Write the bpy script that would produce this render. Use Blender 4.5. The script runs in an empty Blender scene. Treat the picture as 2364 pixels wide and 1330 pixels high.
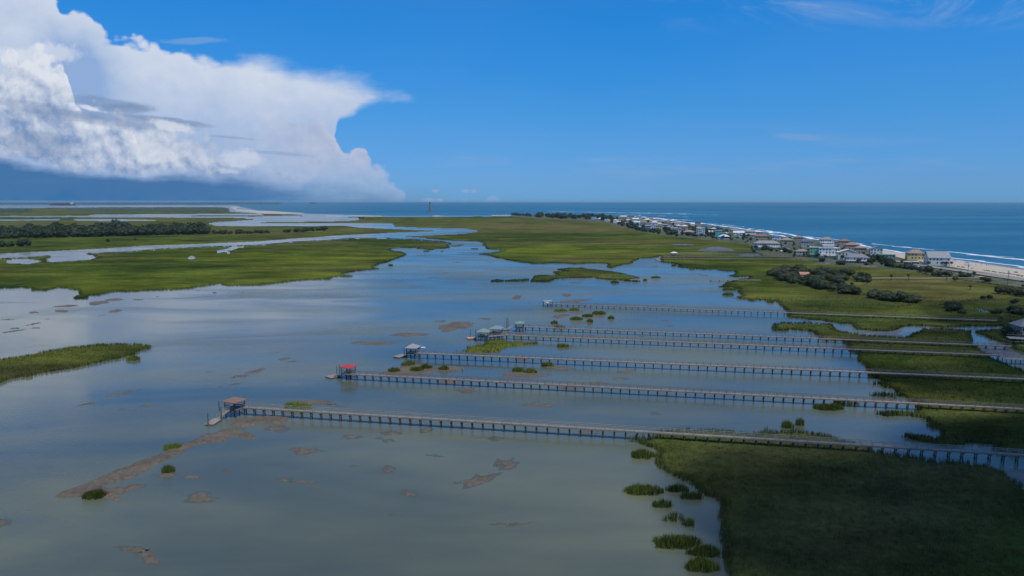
import bpy, bmesh, math, random
import numpy as np
from mathutils import Vector, Matrix
R = math.radians
random.seed(7); rng = np.random.default_rng(11)
scn = bpy.context.scene
C = scn.collection
# ------------------------------------------------------------------ camera
W0, H0, F = 2364.0, 1330.0, 1576.0
CAMH, PITCH = 60.0, math.atan((665 - 463.6) / 1576.0)
cam_d = bpy.data.cameras.new('camera'); cam = bpy.data.objects.new('camera', cam_d); C.objects.link(cam)
cam.location = (0, 0, CAMH); cam.rotation_euler = (math.pi / 2 - PITCH, 0, 0)
cam_d.sensor_width = 36; cam_d.lens = 24.0; cam_d.clip_start = 1; cam_d.clip_end = 300000
scn.camera = cam
# ------------------------------------------------------------------ sun, exposure
SUN_EL, SUN_AZ = R(66), R(140)            # azimuth clockwise from +Y (view direction)
sd = bpy.data.lights.new('sun', 'SUN'); so = bpy.data.objects.new('sun', sd); C.objects.link(so)
sd.energy = 3.4; sd.angle = R(0.53); sd.color = (1, 0.955, 0.88)
sdir = Vector((math.sin(SUN_AZ) * math.cos(SUN_EL), math.cos(SUN_AZ) * math.cos(SUN_EL), math.sin(SUN_EL)))
so.rotation_euler = sdir.to_track_quat('Z', 'Y').to_euler(); so.location = (0, 0, 300)
scn.view_settings.view_transform = 'Standard'; scn.view_settings.look = 'None'
scn.view_settings.exposure = -0.15; scn.view_settings.gamma = 1
scn.cycles.max_bounces = 6; scn.cycles.transparent_max_bounces = 8
scn.cycles.volume_bounces = 0

def ray(px, py):
    a = (px - W0 / 2) / F; b = (H0 / 2 - py) / F
    return a, math.cos(PITCH) + math.sin(PITCH) * b, -math.sin(PITCH) + math.cos(PITCH) * b
def G(px, py, z=0.0):
    x, y, dz = ray(px, py)
    dz = min(dz, -0.0021)
    t = (z - CAMH) / dz
    return (x * t, y * t)
def UV(px, py):
    x, y, z = ray(px, py); return x / y, z / y
def topx(X, Y, Z):
    X = np.asarray(X, float); Y = np.asarray(Y, float); dz = np.asarray(Z, float) - CAMH
    c, s = math.cos(PITCH), math.sin(PITCH)
    fw = Y * c - dz * s; up = Y * s + dz * c
    fw = np.maximum(fw, 1e-3)
    return W0 / 2 + F * X / fw, H0 / 2 - F * up / fw
# ------------------------------------------------------------------ node helper
class NT:
    def __init__(s, tree): s.t = tree; s.n = tree.nodes; s.l = tree.links
    def node(s, typ, **kw):
        n = s.n.new(typ)
        for k, v in kw.items(): setattr(n, k, v)
        return n
    def set(s, sock, v):
        if isinstance(v, bpy.types.NodeSocket): s.l.new(v, sock)
        elif v is not None:
            if sock.type == 'RGBA' and not hasattr(v, '__len__'): v = (v, v, v, 1)
            if sock.type == 'RGBA' and len(v) == 3: v = (*v, 1)
            sock.default_value = v
    def m(s, op, a, b=None, c=None, clamp=False):
        n = s.node('ShaderNodeMath', operation=op, use_clamp=clamp)
        for i, v in enumerate((a, b, c)):
            if v is not None: s.set(n.inputs[i], v)
        return n.outputs[0]
    def add(s, a, b): return s.m('ADD', a, b)
    def sub(s, a, b): return s.m('SUBTRACT', a, b)
    def mul(s, a, b, clamp=False): return s.m('MULTIPLY', a, b, clamp=clamp)
    def div(s, a, b): return s.m('DIVIDE', a, b)
    def ss(s, v, lo, hi):
        n = s.node('ShaderNodeMapRange', interpolation_type='SMOOTHSTEP')
        for i, x in enumerate((v, lo, hi, 0.0, 1.0)): s.set(n.inputs[i], x)
        return n.outputs[0]
    def lin(s, v, lo, hi, a=0.0, b=1.0):
        n = s.node('ShaderNodeMapRange'); 
        for i, x in enumerate((v, lo, hi, a, b)): s.set(n.inputs[i], x)
        return n.outputs[0]
    def mix(s, f, a, b):
        n = s.node('ShaderNodeMix', data_type='RGBA')
        s.set(n.inputs[0], f); s.set(n.inputs[6], a); s.set(n.inputs[7], b)
        return n.outputs[2]
    def mixc(s, f, a, b, mode):
        n = s.node('ShaderNodeMix', data_type='RGBA', blend_type=mode)
        s.set(n.inputs[0], f); s.set(n.inputs[6], a); s.set(n.inputs[7], b)
        return n.outputs[2]
    def xyz(s, x, y, z=0.0):
        n = s.node('ShaderNodeCombineXYZ')
        for i, v in enumerate((x, y, z)): s.set(n.inputs[i], v)
        return n.outputs[0]
    dims = '3D'
    def noise(s, vec, scale, detail=4, rough=0.5, dist=0.0):
        n = s.node('ShaderNodeTexNoise', noise_dimensions=s.dims); s.set(n.inputs['Vector'], vec)
        n.inputs['Scale'].default_value = scale; n.inputs['Detail'].default_value = detail
        n.inputs['Roughness'].default_value = rough; n.inputs['Distortion'].default_value = dist
        return n.outputs['Fac']
    def voro(s, vec, scale, smooth=0.6, detail=0.0, rough=0.5):
        n = s.node('ShaderNodeTexVoronoi', feature='SMOOTH_F1', voronoi_dimensions=s.dims); s.set(n.inputs['Vector'], vec)
        n.inputs['Scale'].default_value = scale; n.inputs['Smoothness'].default_value = smooth
        n.inputs['Detail'].default_value = detail; n.inputs['Roughness'].default_value = rough
        return n.outputs['Distance']
    def curve(s, x, pts):
        n = s.node('ShaderNodeFloatCurve'); cu = n.mapping.curves[0]; n.mapping.use_clip = False
        pts = sorted(pts)
        while len(cu.points) < len(pts): cu.points.new(0.5, 0.5)
        for p, (a, b) in zip(cu.points, pts): p.location = (a, b); p.handle_type = 'AUTO_CLAMPED' 
        n.mapping.update(); n.inputs[0].default_value = 1.0; s.set(n.inputs[1], x)
        return n.outputs[0]
# ------------------------------------------------------------------ world
def make_world():
    w = bpy.data.worlds.new('World'); scn.world = w; w.use_nodes = True
    t = NT(w.node_tree); t.dims = '2D'; w.node_tree.nodes.clear()
    tc = t.node('ShaderNodeTexCoord').outputs['Generated']
    sp = t.node('ShaderNodeSeparateXYZ'); t.l.new(tc, sp.inputs[0]); dx, dy, dz = sp.outputs
    dzc = t.m('MAXIMUM', dz, 0.0015)
    sky = t.node('ShaderNodeTexSky', sky_type='NISHITA'); sky.sun_disc = False
    sky.sun_elevation = SUN_EL; sky.sun_rotation = SUN_AZ; sky.altitude = 60
    sky.air_density = 1.0; sky.dust_density = 0.15; sky.ozone_density = 3.0
    t.l.new(t.xyz(dx, dy, dzc), sky.inputs[0])
    # grade the blue a little deeper aloft, as the photograph's sky
    rp = t.node('ShaderNodeValToRGB'); cr = rp.color_ramp; t.l.new(dzc, rp.inputs[0])
    stops = [(0.004, (0.153, 0.454, 1.10)), (0.03, (0.174, 0.45, 1.03)), (0.083, (0.178, 0.518, 0.998)), (0.137, (0.140, 0.59, 1.06)), (0.188, (0.10, 0.635, 1.16)), (0.251, (0.07, 0.684, 1.26)), (0.5, (0.42, 0.76, 1.05)), (0.8, (0.95, 0.97, 1.0))]
    cr.elements[0].position = stops[0][0]; cr.elements[1].position = stops[-1][0]
    cr.elements[0].color = (*stops[0][1], 1); cr.elements[1].color = (*stops[-1][1], 1)
    for a_, c_ in stops[1:-1]: e_ = cr.elements.new(a_); e_.color = (*c_, 1)
    tint = rp.outputs[0]
    base = t.mixc(1.0, sky.outputs[0], tint, 'MULTIPLY')
    hz = t.noise(t.xyz(u_ := t.div(dx, t.m('MAXIMUM', dy, 0.05)), t.mul(dzc, 3.0), 0), 1.6, 3, 0.5)
    base = t.mix(t.mul(t.add(hz, t.mul(t.ss(dzc, 0.12, 0.0), 0.6)), 0.09), base, (0.42 * 7, 0.60 * 7, 0.88 * 7))
    K = 7.0    # brightness of full white cloud in the units of the sky texture
    yc = t.m('MAXIMUM', dy, 0.02)
    u = t.div(dx, yc); v = t.div(dzc, yc)
    front = t.ss(dy, 0.05, 0.25)
    cu, cv = u, v
    U0, U1, V1 = -0.95, 0.15, 0.42
    un = t.lin(u, U0, U1); 
    def cpts(pts):
        out = []
        for px, py in pts:
            a, b = UV(px, py); out.append(((a - U0) / (U1 - U0), b / V1))
        return out
    P = t.xyz(u, v, 0.0)
    fb = t.noise(P, 9.0, 8, 0.55)          # broad billow
    fb = t.sub(fb, 0.5)
    vo = t.sub(0.42, t.voro(t.xyz(t.add(u, 1.7), v, 0), 17.0, 0.35, 2.0, 0.6))   # cauliflower
    wisp = t.sub(t.noise(t.xyz(t.add(u, 4.0), t.mul(v, 3.5), 0), 9.0, 7, 0.6), 0.5)
    def curve_v(pts): return t.mul(t.curve(un, cpts(pts)), V1)
    # A: anvil and tower body
    topA = curve_v([(-240, -120), (0, -90), (110, -60), (150, 10), (200, 20), (225, 42), (262, 66), (310, 68), (352, 82), (378, 102),
                    (440, 112), (520, 116), (600, 124), (680, 140), (740, 155), (820, 168), (870, 182), (910, 200), (938, 215), (965, 240), (1260, 420)])
    botA = curve_v([(-240, 475), (560, 478), (650, 458), (720, 420), (762, 370), (776, 310), (786, 278), (815, 268), (835, 256), (880, 245), (925, 240), (960, 233), (1010, 180), (1300, 60)])
    softA = t.mix(t.ss(u, -0.55, -0.2), 0.004, 0.012)
    jagA = t.add(t.mul(fb, 0.024), t.mul(wisp, t.add(0.030, t.mul(t.ss(u, -0.30, -0.18), 0.020))))
    jagA = t.add(jagA, t.mul(vo, t.mul(t.ss(u, -0.30, -0.52), 0.03)))
    sA = t.add(t.sub(topA, v), jagA)
    sA2 = t.add(t.sub(v, botA), t.mul(jagA, 0.6))
    mA = t.mul(t.ss(sA, -0.003, t.add(0.008, t.mul(t.ss(u, -0.52, -0.2), 0.034))), t.ss(sA2, -0.001, t.add(0.010, t.mul(t.ss(u, -0.25, -0.18), 0.012))))
    # B: lower right body
    topB = curve_v([(-240, 200), (700, 250), (775, 300), (800, 312), (826, 322), (848, 342), (862, 366), (884, 378), (902, 398), (925, 422), (955, 436), (1000, 446), (1100, 447), (1200, 458), (1330, 470)])
    sB = t.add(t.sub(topB, v), t.add(t.mul(fb, 0.016), t.mul(vo, 0.030)))
    mB = t.mul(t.mul(t.ss(sB, 0.0, 0.007), t.ss(u, 0.03, -0.12)), t.mul(t.ss(u, -0.40, -0.27), t.add(0.58, t.mul(t.ss(v, 0.015, 0.075), 0.42))))
    # C: front cumulus
    topC = curve_v([(-240, 130), (0, 112), (40, 104), (85, 103), (128, 118), (150, 140), (163, 172), (172, 200), (215, 216), (260, 214), (300, 232), (360, 262), (430, 282), (500, 300), (560, 330), (620, 352), (680, 375), (800, 400), (1000, 440)])
    botC = curve_v([(-240, 350), (0, 372), (90, 384), (180, 400), (320, 408), (420, 414), (520, 414), (600, 412), (700, 418), (850, 430), (1000, 440)])
    sC = t.add(t.sub(topC, v), t.add(t.mul(fb, 0.022), t.mul(vo, 0.036)))
    sCb = t.add(t.sub(v, botC), t.add(t.mul(fb, 0.022), t.mul(vo, 0.012)))
    mC = t.mul(t.mul(t.ss(sC, 0.0, t.add(0.006, t.mul(t.ss(u, -0.56, -0.36), 0.045))), t.ss(sCb, -0.004, 0.010)), t.ss(u, -0.20, -0.42))
    # relief: the billow height seen from the side of the sun, upper right
    def billow(ox, oy):
        p = t.xyz(t.add(u, 2.5 + ox), t.add(v, oy), 0)
        a_ = t.m('ABSOLUTE', t.sub(t.noise(p, 8.0, 8, 0.58), 0.5)); b_ = t.m('ABSOLUTE', t.sub(t.noise(p, 21.0, 6, 0.6), 0.5))
        return t.sub(t.add(t.mul(a_, -1.6), t.mul(b_, -0.75)), t.mul(t.voro(p, 11.0, 0.5, 1.0, 0.5), 0.35))
    rel = t.mul(t.sub(billow(0, 0), billow(0.005, 0.010)), 3.4)
    rag2 = t.sub(t.noise(t.xyz(t.add(u, 7.7), v, 0), 30.0, 6, 0.6), 0.5)
    relB = t.sub(t.noise(t.xyz(t.add(u, 6.0), t.mul(v, 1.6), 0), 4.5, 6, 0.55), 0.5)
    white = (0.93 * K, 0.99 * K, 1.10 * K); 
    shade = (0.28 * K, 0.42 * K, 0.72 * K)
    # colour of A: smooth, brighter along the top edge and the anvil, bluish in the middle
    anv = t.add(0.50, t.add(t.mul(relB, 0.8), t.mul(rel, 0.08)))
    anv = t.add(anv, t.mul(t.ss(sA, 0.09, 0.0), 0.30))
    gap = t.mul(t.ss(t.m('ABSOLUTE', t.add(u, 0.615)), 0.085, 0.0), t.ss(t.m('ABSOLUTE', t.sub(v, 0.185)), 0.09, 0.0))
    anv = t.sub(anv, t.mul(gap, 1.0))
    anv = t.sub(anv, t.mul(t.ss(v, 0.17, 0.06), 0.38))
    colA = t.mix(t.m('MULTIPLY', anv, 1.0, clamp=True), (0.38 * K, 0.56 * K, 0.90 * K), white)
    colB = t.mix(t.mul(t.add(t.add(0.40, t.mul(rel, 0.35)), t.mul(t.ss(sB, 0.05, 0.0), 0.22)), 1.0, clamp=True), (0.40 * K, 0.55 * K, 0.85 * K), (0.70 * K, 0.76 * K, 0.94 * K))
    cc = t.add(t.add(0.40, t.mul(rel, 0.60)), t.mul(relB, 0.6))
    cc = t.add(cc, t.mul(t.mul(t.ss(sC, 0.085, 0.0), t.ss(u, -0.45, -0.62)), 0.45))
    cc = t.sub(cc, t.mul(t.ss(sCb, 0.035, 0.0), 0.22))
    colC = t.mix(t.m('MULTIPLY', cc, 1.0, clamp=True), shade, white)
    # rain curtain and low haze bank under the cloud base
    rain = t.mul(t.ss(u, -0.28, -0.52), t.ss(v, 0.060, 0.042))
    colbase = t.mix(t.mul(rain, 0.9), base, (0.055 * K, 0.19 * K, 0.43 * K))
    col = t.mix(t.mul(mA, 0.93), base, colA)
    col = t.mix(mB, col, colB)
    below = t.mul(t.ss(t.sub(botC, t.add(v, t.mul(t.add(fb, wisp), 0.024))), -0.012, t.add(0.008, t.mul(t.ss(u, -0.5, -0.3), 0.022))), t.ss(u, 0.06, -0.22))
    bank = t.mix(t.ss(t.add(u, t.mul(wisp, 0.25)), -0.12, -0.50), (0.19 * K, 0.385 * K, 0.68 * K), (0.045 * K, 0.195 * K, 0.47 * K))
    bank = t.mix(t.mul(t.add(0.25, t.mul(rel, 0.5)), 0.5, clamp=True), bank, (0.35 * K, 0.47 * K, 0.70 * K)) if False else bank
    col = t.mix(t.mul(below, 0.92), col, bank)
    col = t.mix(mC, col, colC)
    # flat grey streaks and bright turrets in front
    def blob(px, py, wpx, hpx, rot, dens, color, stretch=1.0, jag=0.9):
        nonlocal col
        a, b = UV(px, py); cr, sr = math.cos(rot), math.sin(rot)
        x = t.sub(u, a); y = t.sub(v, b)
        xr = t.add(t.mul(x, cr), t.mul(y, sr)); yr = t.sub(t.mul(y, cr), t.mul(x, sr))
        r = t.add(t.m('POWER', t.mul(xr, F / wpx), 2.0), t.m('POWER', t.mul(yr, F / hpx), 2.0))
        r = t.add(t.m('SQRT', r), t.mul(wisp if stretch else t.add(rag2, fb), -jag * (2.2 if stretch else 1.8)))
        col = t.mix(t.mul(t.ss(r, 1.15, 0.55), dens), col, color)
    grey = (0.23 * K, 0.35 * K, 0.59 * K)
    blob(240, 236, 105, 15, -0.10, 0.55, grey)
    blob(290, 250, 70, 12, -0.05, 0.6, grey)
    blob(90, 250, 150, 13, -0.16, 0.42, grey)
    blob(240, 275, 190, 20, -0.08, 0.42, grey)
    blob(400, 280, 110, 7, -0.12, 0.55, grey)
    blob(100, 330, 90, 32, -0.05, 0.45, grey)
    blob(540, 318, 70, 5, -0.08, 0.45, grey)
    blob(620, 352, 110, 5, -0.08, 0.30, grey)
    blob(555, 372, 50, 24, 0.1, 0.5, white, 0)
    blob(530, 396, 36, 10, 0.0, 0.4, white, 0)
    blob(400, 292, 62, 14, -0.2, 0.7, white, 0)
    blob(215, 252, 38, 7, -0.25, 0.8, white, 0)
    blob(350, 352, 60, 20, -0.1, 0.5, white, 0)
    blob(70, 125, 90, 26, 0.0, 0.6, white, 0)
    for px, wpx in ((1005, 10), (1074, 12), (1094, 8)):
        blob(px, 441, wpx, 5, 0, 0.55, (0.40 * K, 0.52 * K, 0.78 * K), 0, 0.3)
    # cirrus
    cir = t.ss(t.noise(t.xyz(t.add(u, 9.0), t.mul(v, 2.6), 0), 5.0, 9, 0.68, 0.6), 0.46, 0.78)
    cm = t.mul(cir, t.mul(t.ss(v, 0.225, 0.29), t.ss(u, 0.10, 0.35)))
    col = t.mix(t.mul(cm, 0.6), col, (0.45 * K, 0.60 * K, 0.86 * K))
    cm2 = t.mul(t.ss(t.noise(t.xyz(t.add(u, 12.0), t.mul(v, 9.0), 0), 3.5, 6, 0.6), 0.48, 0.75), t.mul(t.ss(v, 0.02, 0.05), t.ss(v, 0.13, 0.06)))
    col = t.mix(t.mul(cm2, 0.22), col, (0.42 * K, 0.52 * K, 0.74 * K))
    blob(450, 94, 95, 8, 0.03, 0.30, (0.45 * K, 0.62 * K, 0.88 * K))
    blob(1845, 316, 60, 9, -0.06, 0.20, (0.40 * K, 0.52 * K, 0.75 * K))
    col = t.mix(front, base, col)
    bg = t.node('ShaderNodeBackground'); t.l.new(col, bg.inputs[0]); bg.inputs[1].default_value = 0.12
    out = t.node('ShaderNodeOutputWorld'); t.l.new(bg.outputs[0], out.inputs[0])
    w.cycles.sampling_method = 'MANUAL'; w.cycles.sample_map_resolution = 512
make_world()
# ------------------------------------------------------------------ materials
MATS = {}
def mat(name, build):
    if name in MATS: return MATS[name]
    m = bpy.data.materials.new(name); m.use_nodes = True; MATS[name] = m
    t = NT(m.node_tree); p = m.node_tree.nodes['Principled BSDF']
    build(t, p); return m
def pos(t): return t.node('ShaderNodeNewGeometry').outputs['Position']
def objc(t): return t.node('ShaderNodeTexCoord').outputs['Object']
def bump(t, p, h, strength, dist):
    b = t.node('ShaderNodeBump'); b.inputs['Strength'].default_value = strength; b.inputs['Distance'].default_value = dist
    t.l.new(h, b.inputs['Height']); t.l.new(b.outputs[0], p.inputs['Normal'])
def paint(name, col, rough=0.6, var=0.25, scale=0.8):
    def b(t, p):
        n = t.noise(objc(t), scale, 5, 0.6)
        a = tuple(c * (1 - var) for c in col); c2 = tuple(min(1, c * (1 + var * 0.6)) for c in col)
        t.set(p.inputs['Base Color'], t.mix(n, a, c2)); p.inputs['Roughness'].default_value = rough
    return mat(name, b)
def wood(name, a, c, scale=3.0):
    def b(t, p):
        o = objc(t)
        n = t.noise(o, scale, 6, 0.65); n2 = t.noise(o, scale * 0.12, 3, 0.5)
        f = t.lin(t.add(t.mul(n, 0.6), t.mul(n2, 0.5)), 0.3, 0.8)
        t.set(p.inputs['Base Color'], t.mix(f, a, c)); p.inputs['Roughness'].default_value = 0.8
        bump(t, p, n, 0.4, 0.02)
    return mat(name, b)
def w_tidal(t, p):
    P = pos(t)
    s = t.node('ShaderNodeSeparateXYZ'); t.l.new(P, s.inputs[0])
    big = t.noise(t.xyz(t.mul(s.outputs[0], 0.5), s.outputs[1], 0.0), 0.011, 5, 0.55)
    wind = t.noise(t.xyz(t.mul(s.outputs[0], 0.35), s.outputs[1], 7.0), 0.022, 6, 0.6, 0.8)
    wind = t.sub(wind, t.mul(t.ss(s.outputs[0], -40, -260), 0.14))
    f = t.ss(t.add(t.mul(big, 0.7), t.mul(wind, 0.3)), 0.38, 0.62)
    t.set(p.inputs['Base Color'], t.mix(f, (0.064, 0.084, 0.074), (0.134, 0.144, 0.092)))
    p.inputs['IOR'].default_value = 1.33
    t.set(p.inputs['Roughness'], t.add(t.lin(wind, 0.36, 0.64, 0.06, 0.30), t.mul(t.ss(s.outputs[1], 170, 480), 0.06)))
    p.inputs['Specular IOR Level'].default_value = 0.8
    rip = t.add(t.noise(P, 1.1, 3, 0.55), t.mul(t.noise(P, 4.0, 2, 0.5), 0.3))
    b = t.node('ShaderNodeBump'); t.set(b.inputs['Strength'], t.lin(wind, 0.3, 0.7, 0.06, 0.34)); b.inputs['Distance'].default_value = 0.16
    t.l.new(rip, b.inputs['Height']); t.l.new(b.outputs[0], p.inputs['Normal'])
def w_ocean(t, p):
    P = pos(t); s = t.node('ShaderNodeSeparateXYZ'); t.l.new(P, s.inputs[0])
    n = t.noise(t.xyz(t.mul(s.outputs[0], 0.25), s.outputs[1], 0.0), 0.0022, 6, 0.6)
    n2 = t.noise(t.xyz(t.mul(s.outputs[0], 1.0), s.outputs[1], 3.0), 0.03, 5, 0.7)
    f = t.ss(t.add(t.mul(n, 0.75), t.mul(n2, 0.25)), 0.38, 0.62)
    t.set(p.inputs['Base Color'], t.mix(f, (0.005, 0.092, 0.180), (0.030, 0.150, 0.245)))
    p.inputs['IOR'].default_value = 1.33; p.inputs['Roughness'].default_value = 0.42
    t.set(p.inputs['Specular IOR Level'], 0.35)
    w = t.add(t.noise(P, 0.16, 4, 0.6), t.mul(t.noise(P, 0.6, 3, 0.6), 0.3))
    bump(t, p, w, 0.8, 1.2)
M_TIDAL = mat('tidal_water', w_tidal); M_OCEAN = mat('ocean_water', w_ocean)
def w_mud(t, p):
    P = pos(t); n = t.noise(P, 0.9, 6, 0.7); v = t.voro(P, 2.6, 0.2); n2 = t.noise(P, 0.12, 4, 0.5)
    f = t.lin(t.add(t.mul(n, 0.7), t.mul(n2, 0.4)), 0.35, 0.75)
    c = t.mix(f, (0.050, 0.040, 0.029), (0.175, 0.140, 0.098))
    c = t.mix(t.ss(v, 0.16, 0.05), c, (0.22, 0.19, 0.15))
    t.set(p.inputs['Base Color'], c); p.inputs['Roughness'].default_value = 0.7
    bump(t, p, t.add(n, t.mul(v, -0.6)), 0.9, 0.25)
def w_halo(t, p):
    P = pos(t); t.set(p.inputs['Base Color'], t.mix(t.noise(P, .8, 5, .7), (.062, .070, .060), (.105, .102, .074))); p.inputs['Roughness'].default_value = .16; p.inputs['IOR'].default_value = 1.33
M_HALO = mat('drowned_mud', w_halo)
M_MUD = mat('oyster_mud', w_mud)
def w_flat(t, p):
    P = pos(t); n = t.noise(P, 0.15, 6, 0.6)
    t.set(p.inputs['Base Color'], t.mix(t.ss(n, 0.35, 0.65), (0.075, 0.075, 0.07), (0.135, 0.13, 0.12)))
    p.inputs['Roughness'].default_value = 0.45
M_FLAT = mat('bare_mud', w_flat)
def grass_col(t, blade):
    at = t.node('ShaderNodeAttribute', attribute_name='tone')
    s = t.node('ShaderNodeSeparateColor'); t.l.new(at.outputs['Color'], s.inputs[0])
    lush, brown, var = s.outputs
    P = pos(t)
    n = t.noise(P, 0.55, 5, 0.7); n2 = t.noise(P, 0.07, 5, 0.6)
    lu = t.m('ADD', lush, t.mul(t.sub(n2, 0.5), 0.5), clamp=True)
    c = t.mix(lu, (0.034, 0.060, 0.013), (0.122, 0.150, 0.020))
    c = t.mix(t.m('ADD', brown, t.mul(t.sub(n2, 0.5), 0.6), clamp=True), c, (0.125, 0.116, 0.042))
    sp_ = t.node('ShaderNodeSeparateXYZ'); t.l.new(P, sp_.inputs[0])
    n3 = t.noise(t.xyz(t.mul(sp_.outputs[0], 0.4), sp_.outputs[1], 5.0), 0.035, 6, 0.7)
    k = t.mul(t.lin(n, 0.25, 0.75, 0.62, 1.35), t.lin(n3, 0.34, 0.66, 0.48, 1.35))
    if blade: k = t.mul(k, t.lin(var, 0, 1, 0.8, 2.0))
    return t.mixc(1.0, c, t.xyz(k, k, k), 'MULTIPLY'), n
def w_grass(t, p):
    c, n = grass_col(t, False); t.set(p.inputs['Base Color'], c); p.inputs['Roughness'].default_value = 1.0
    p.inputs['Specular IOR Level'].default_value = 0.0
    bump(t, p, t.noise(pos(t), 1.4, 4, 0.7), 1.0, 0.6)
def w_blade(t, p):
    c, n = grass_col(t, True); t.set(p.inputs['Base Color'], c); p.inputs['Roughness'].default_value = 0.8
    p.inputs['Specular IOR Level'].default_value = 0.05
M_GRASS = mat('marsh_canopy', w_grass); M_BLADE = mat('marsh_blade', w_blade)
def w_leaf(name, a, b):
    def f(t, p):
        oi = t.node('ShaderNodeObjectInfo').outputs['Random']
        n = t.noise(objc(t), 1.1, 4, 0.7)
        g = t.node('ShaderNodeNewGeometry').outputs['Random Per Island']
        k = t.m('ADD', t.mul(n, 0.5), t.add(t.mul(oi, 0.35), t.mul(g, 0.35)))
        t.set(p.inputs['Base Color'], t.mix(t.lin(k, 0.25, 0.95), a, b)); p.inputs['Roughness'].default_value = 0.6
        p.inputs['Specular IOR Level'].default_value = 0.2
    return mat(name, f)
M_LEAF = w_leaf('leaf_dark', (0.013, 0.027, 0.012), (0.050, 0.070, 0.026))
M_LEAF2 = w_leaf('leaf_olive', (0.03, 0.042, 0.018), (0.095, 0.105, 0.052))
M_PALM = w_leaf('leaf_palm', (0.03, 0.05, 0.018), (0.09, 0.11, 0.04))
M_BARK = wood('bark', (0.06, 0.045, 0.03), (0.15, 0.12, 0.09))
M_SAND = mat('sand', lambda t, p: (t.set(p.inputs['Base Color'], t.mix(t.noise(pos(t), 0.05, 7, 0.65), (0.34, 0.29, 0.22), (0.56, 0.50, 0.41))), t.set(p.inputs['Roughness'], 0.9)))
M_WET = mat('wet_sand', lambda t, p: (t.set(p.inputs['Base Color'], t.mix(t.noise(pos(t), 0.03, 5, 0.6), (0.16, 0.14, 0.12), (0.24, 0.215, 0.18))), t.set(p.inputs['Roughness'], 0.35)))
M_ROAD = mat('road', lambda t, p: (t.set(p.inputs['Base Color'], t.mix(t.noise(pos(t), 0.3, 5, 0.6), (0.20, 0.185, 0.17), (0.30, 0.28, 0.255))), t.set(p.inputs['Roughness'], 0.85)))
M_FOAM = mat('foam', lambda t, p: (t.set(p.inputs['Base Color'], t.mix(t.noise(pos(t), 0.4, 5, 0.6), (0.62, 0.66, 0.68), (0.86, 0.88, 0.9))), t.set(p.inputs['Roughness'], 0.6)))
def w_soil(t, p):
    P = pos(t); n = t.noise(P, 0.05, 7, 0.7)
    c = t.mix(t.ss(n, 0.35, 0.6), (0.028, 0.045, 0.015), (0.085, 0.095, 0.04)); c = t.mix(t.ss(t.noise(P, 0.02, 5, 0.6), 0.62, 0.74), c, (0.26, 0.23, 0.17))
    t.set(p.inputs['Base Color'], c); p.inputs['Roughness'].default_value = 0.9
M_SOIL = mat('island_soil', w_soil)
M_DECK = wood('weathered_deck', (0.15, 0.13, 0.11), (0.34, 0.31, 0.265))
M_DECKP = wood('pinkish_deck', (0.17, 0.135, 0.115), (0.36, 0.30, 0.26))
M_STR = wood('stringer_timber', (0.14, 0.115, 0.09), (0.30, 0.25, 0.20))
M_PILE = wood('treated_pile', (0.045, 0.045, 0.04), (0.11, 0.10, 0.085))
M_RAIL = wood('rail_timber', (0.22, 0.20, 0.17), (0.40, 0.375, 0.33))
M_RAILB = wood('rail_brown', (0.13, 0.105, 0.085), (0.27, 0.23, 0.20))
M_GLASS = paint('window_glass', (0.03, 0.045, 0.06), 0.15, 0.2)
M_METAL = paint('dark_metal', (0.08, 0.085, 0.09), 0.4)
M_WHITE = paint('white_paint', (0.72, 0.72, 0.70), 0.5, 0.08)
# ------------------------------------------------------------------ mesh helpers
def tag(o, label=None, cat=None, group=None, kind=None):
    if label: o['label'] = label
    if cat: o['category'] = cat
    if group: o['group'] = group
    if kind: o['kind'] = kind
    return o
def empty(name, loc, rz=0.0):
    o = bpy.data.objects.new(name, None); C.objects.link(o); o.location = loc; o.rotation_euler = (0, 0, rz)
    o.empty_display_size = 0.5
    return o
def mesh_obj(name, verts, faces, m, parent=None, smooth=False):
    me = bpy.data.meshes.new(name)
    if isinstance(verts, np.ndarray):
        n = len(verts); me.vertices.add(n); me.vertices.foreach_set('co', verts.astype(np.float32).ravel())
        faces = np.asarray(faces); k = faces.shape[1]; nf = len(faces)
        me.loops.add(nf * k); me.loops.foreach_set('vertex_index', faces.astype(np.int32).ravel())
        me.polygons.add(nf); me.polygons.foreach_set('loop_start', np.arange(0, nf * k, k, dtype=np.int32))
        me.update(calc_edges=True); me.validate()
    else:
        me.from_pydata(verts, [], faces); me.update()
    if m:
        for x in (m if isinstance(m, (list, tuple)) else [m]): me.materials.append(x)
    if smooth: me.polygons.foreach_set('use_smooth', [True] * len(me.polygons))
    o = bpy.data.objects.new(name, me); C.objects.link(o)
    if parent: o.parent = parent
    return o
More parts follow.
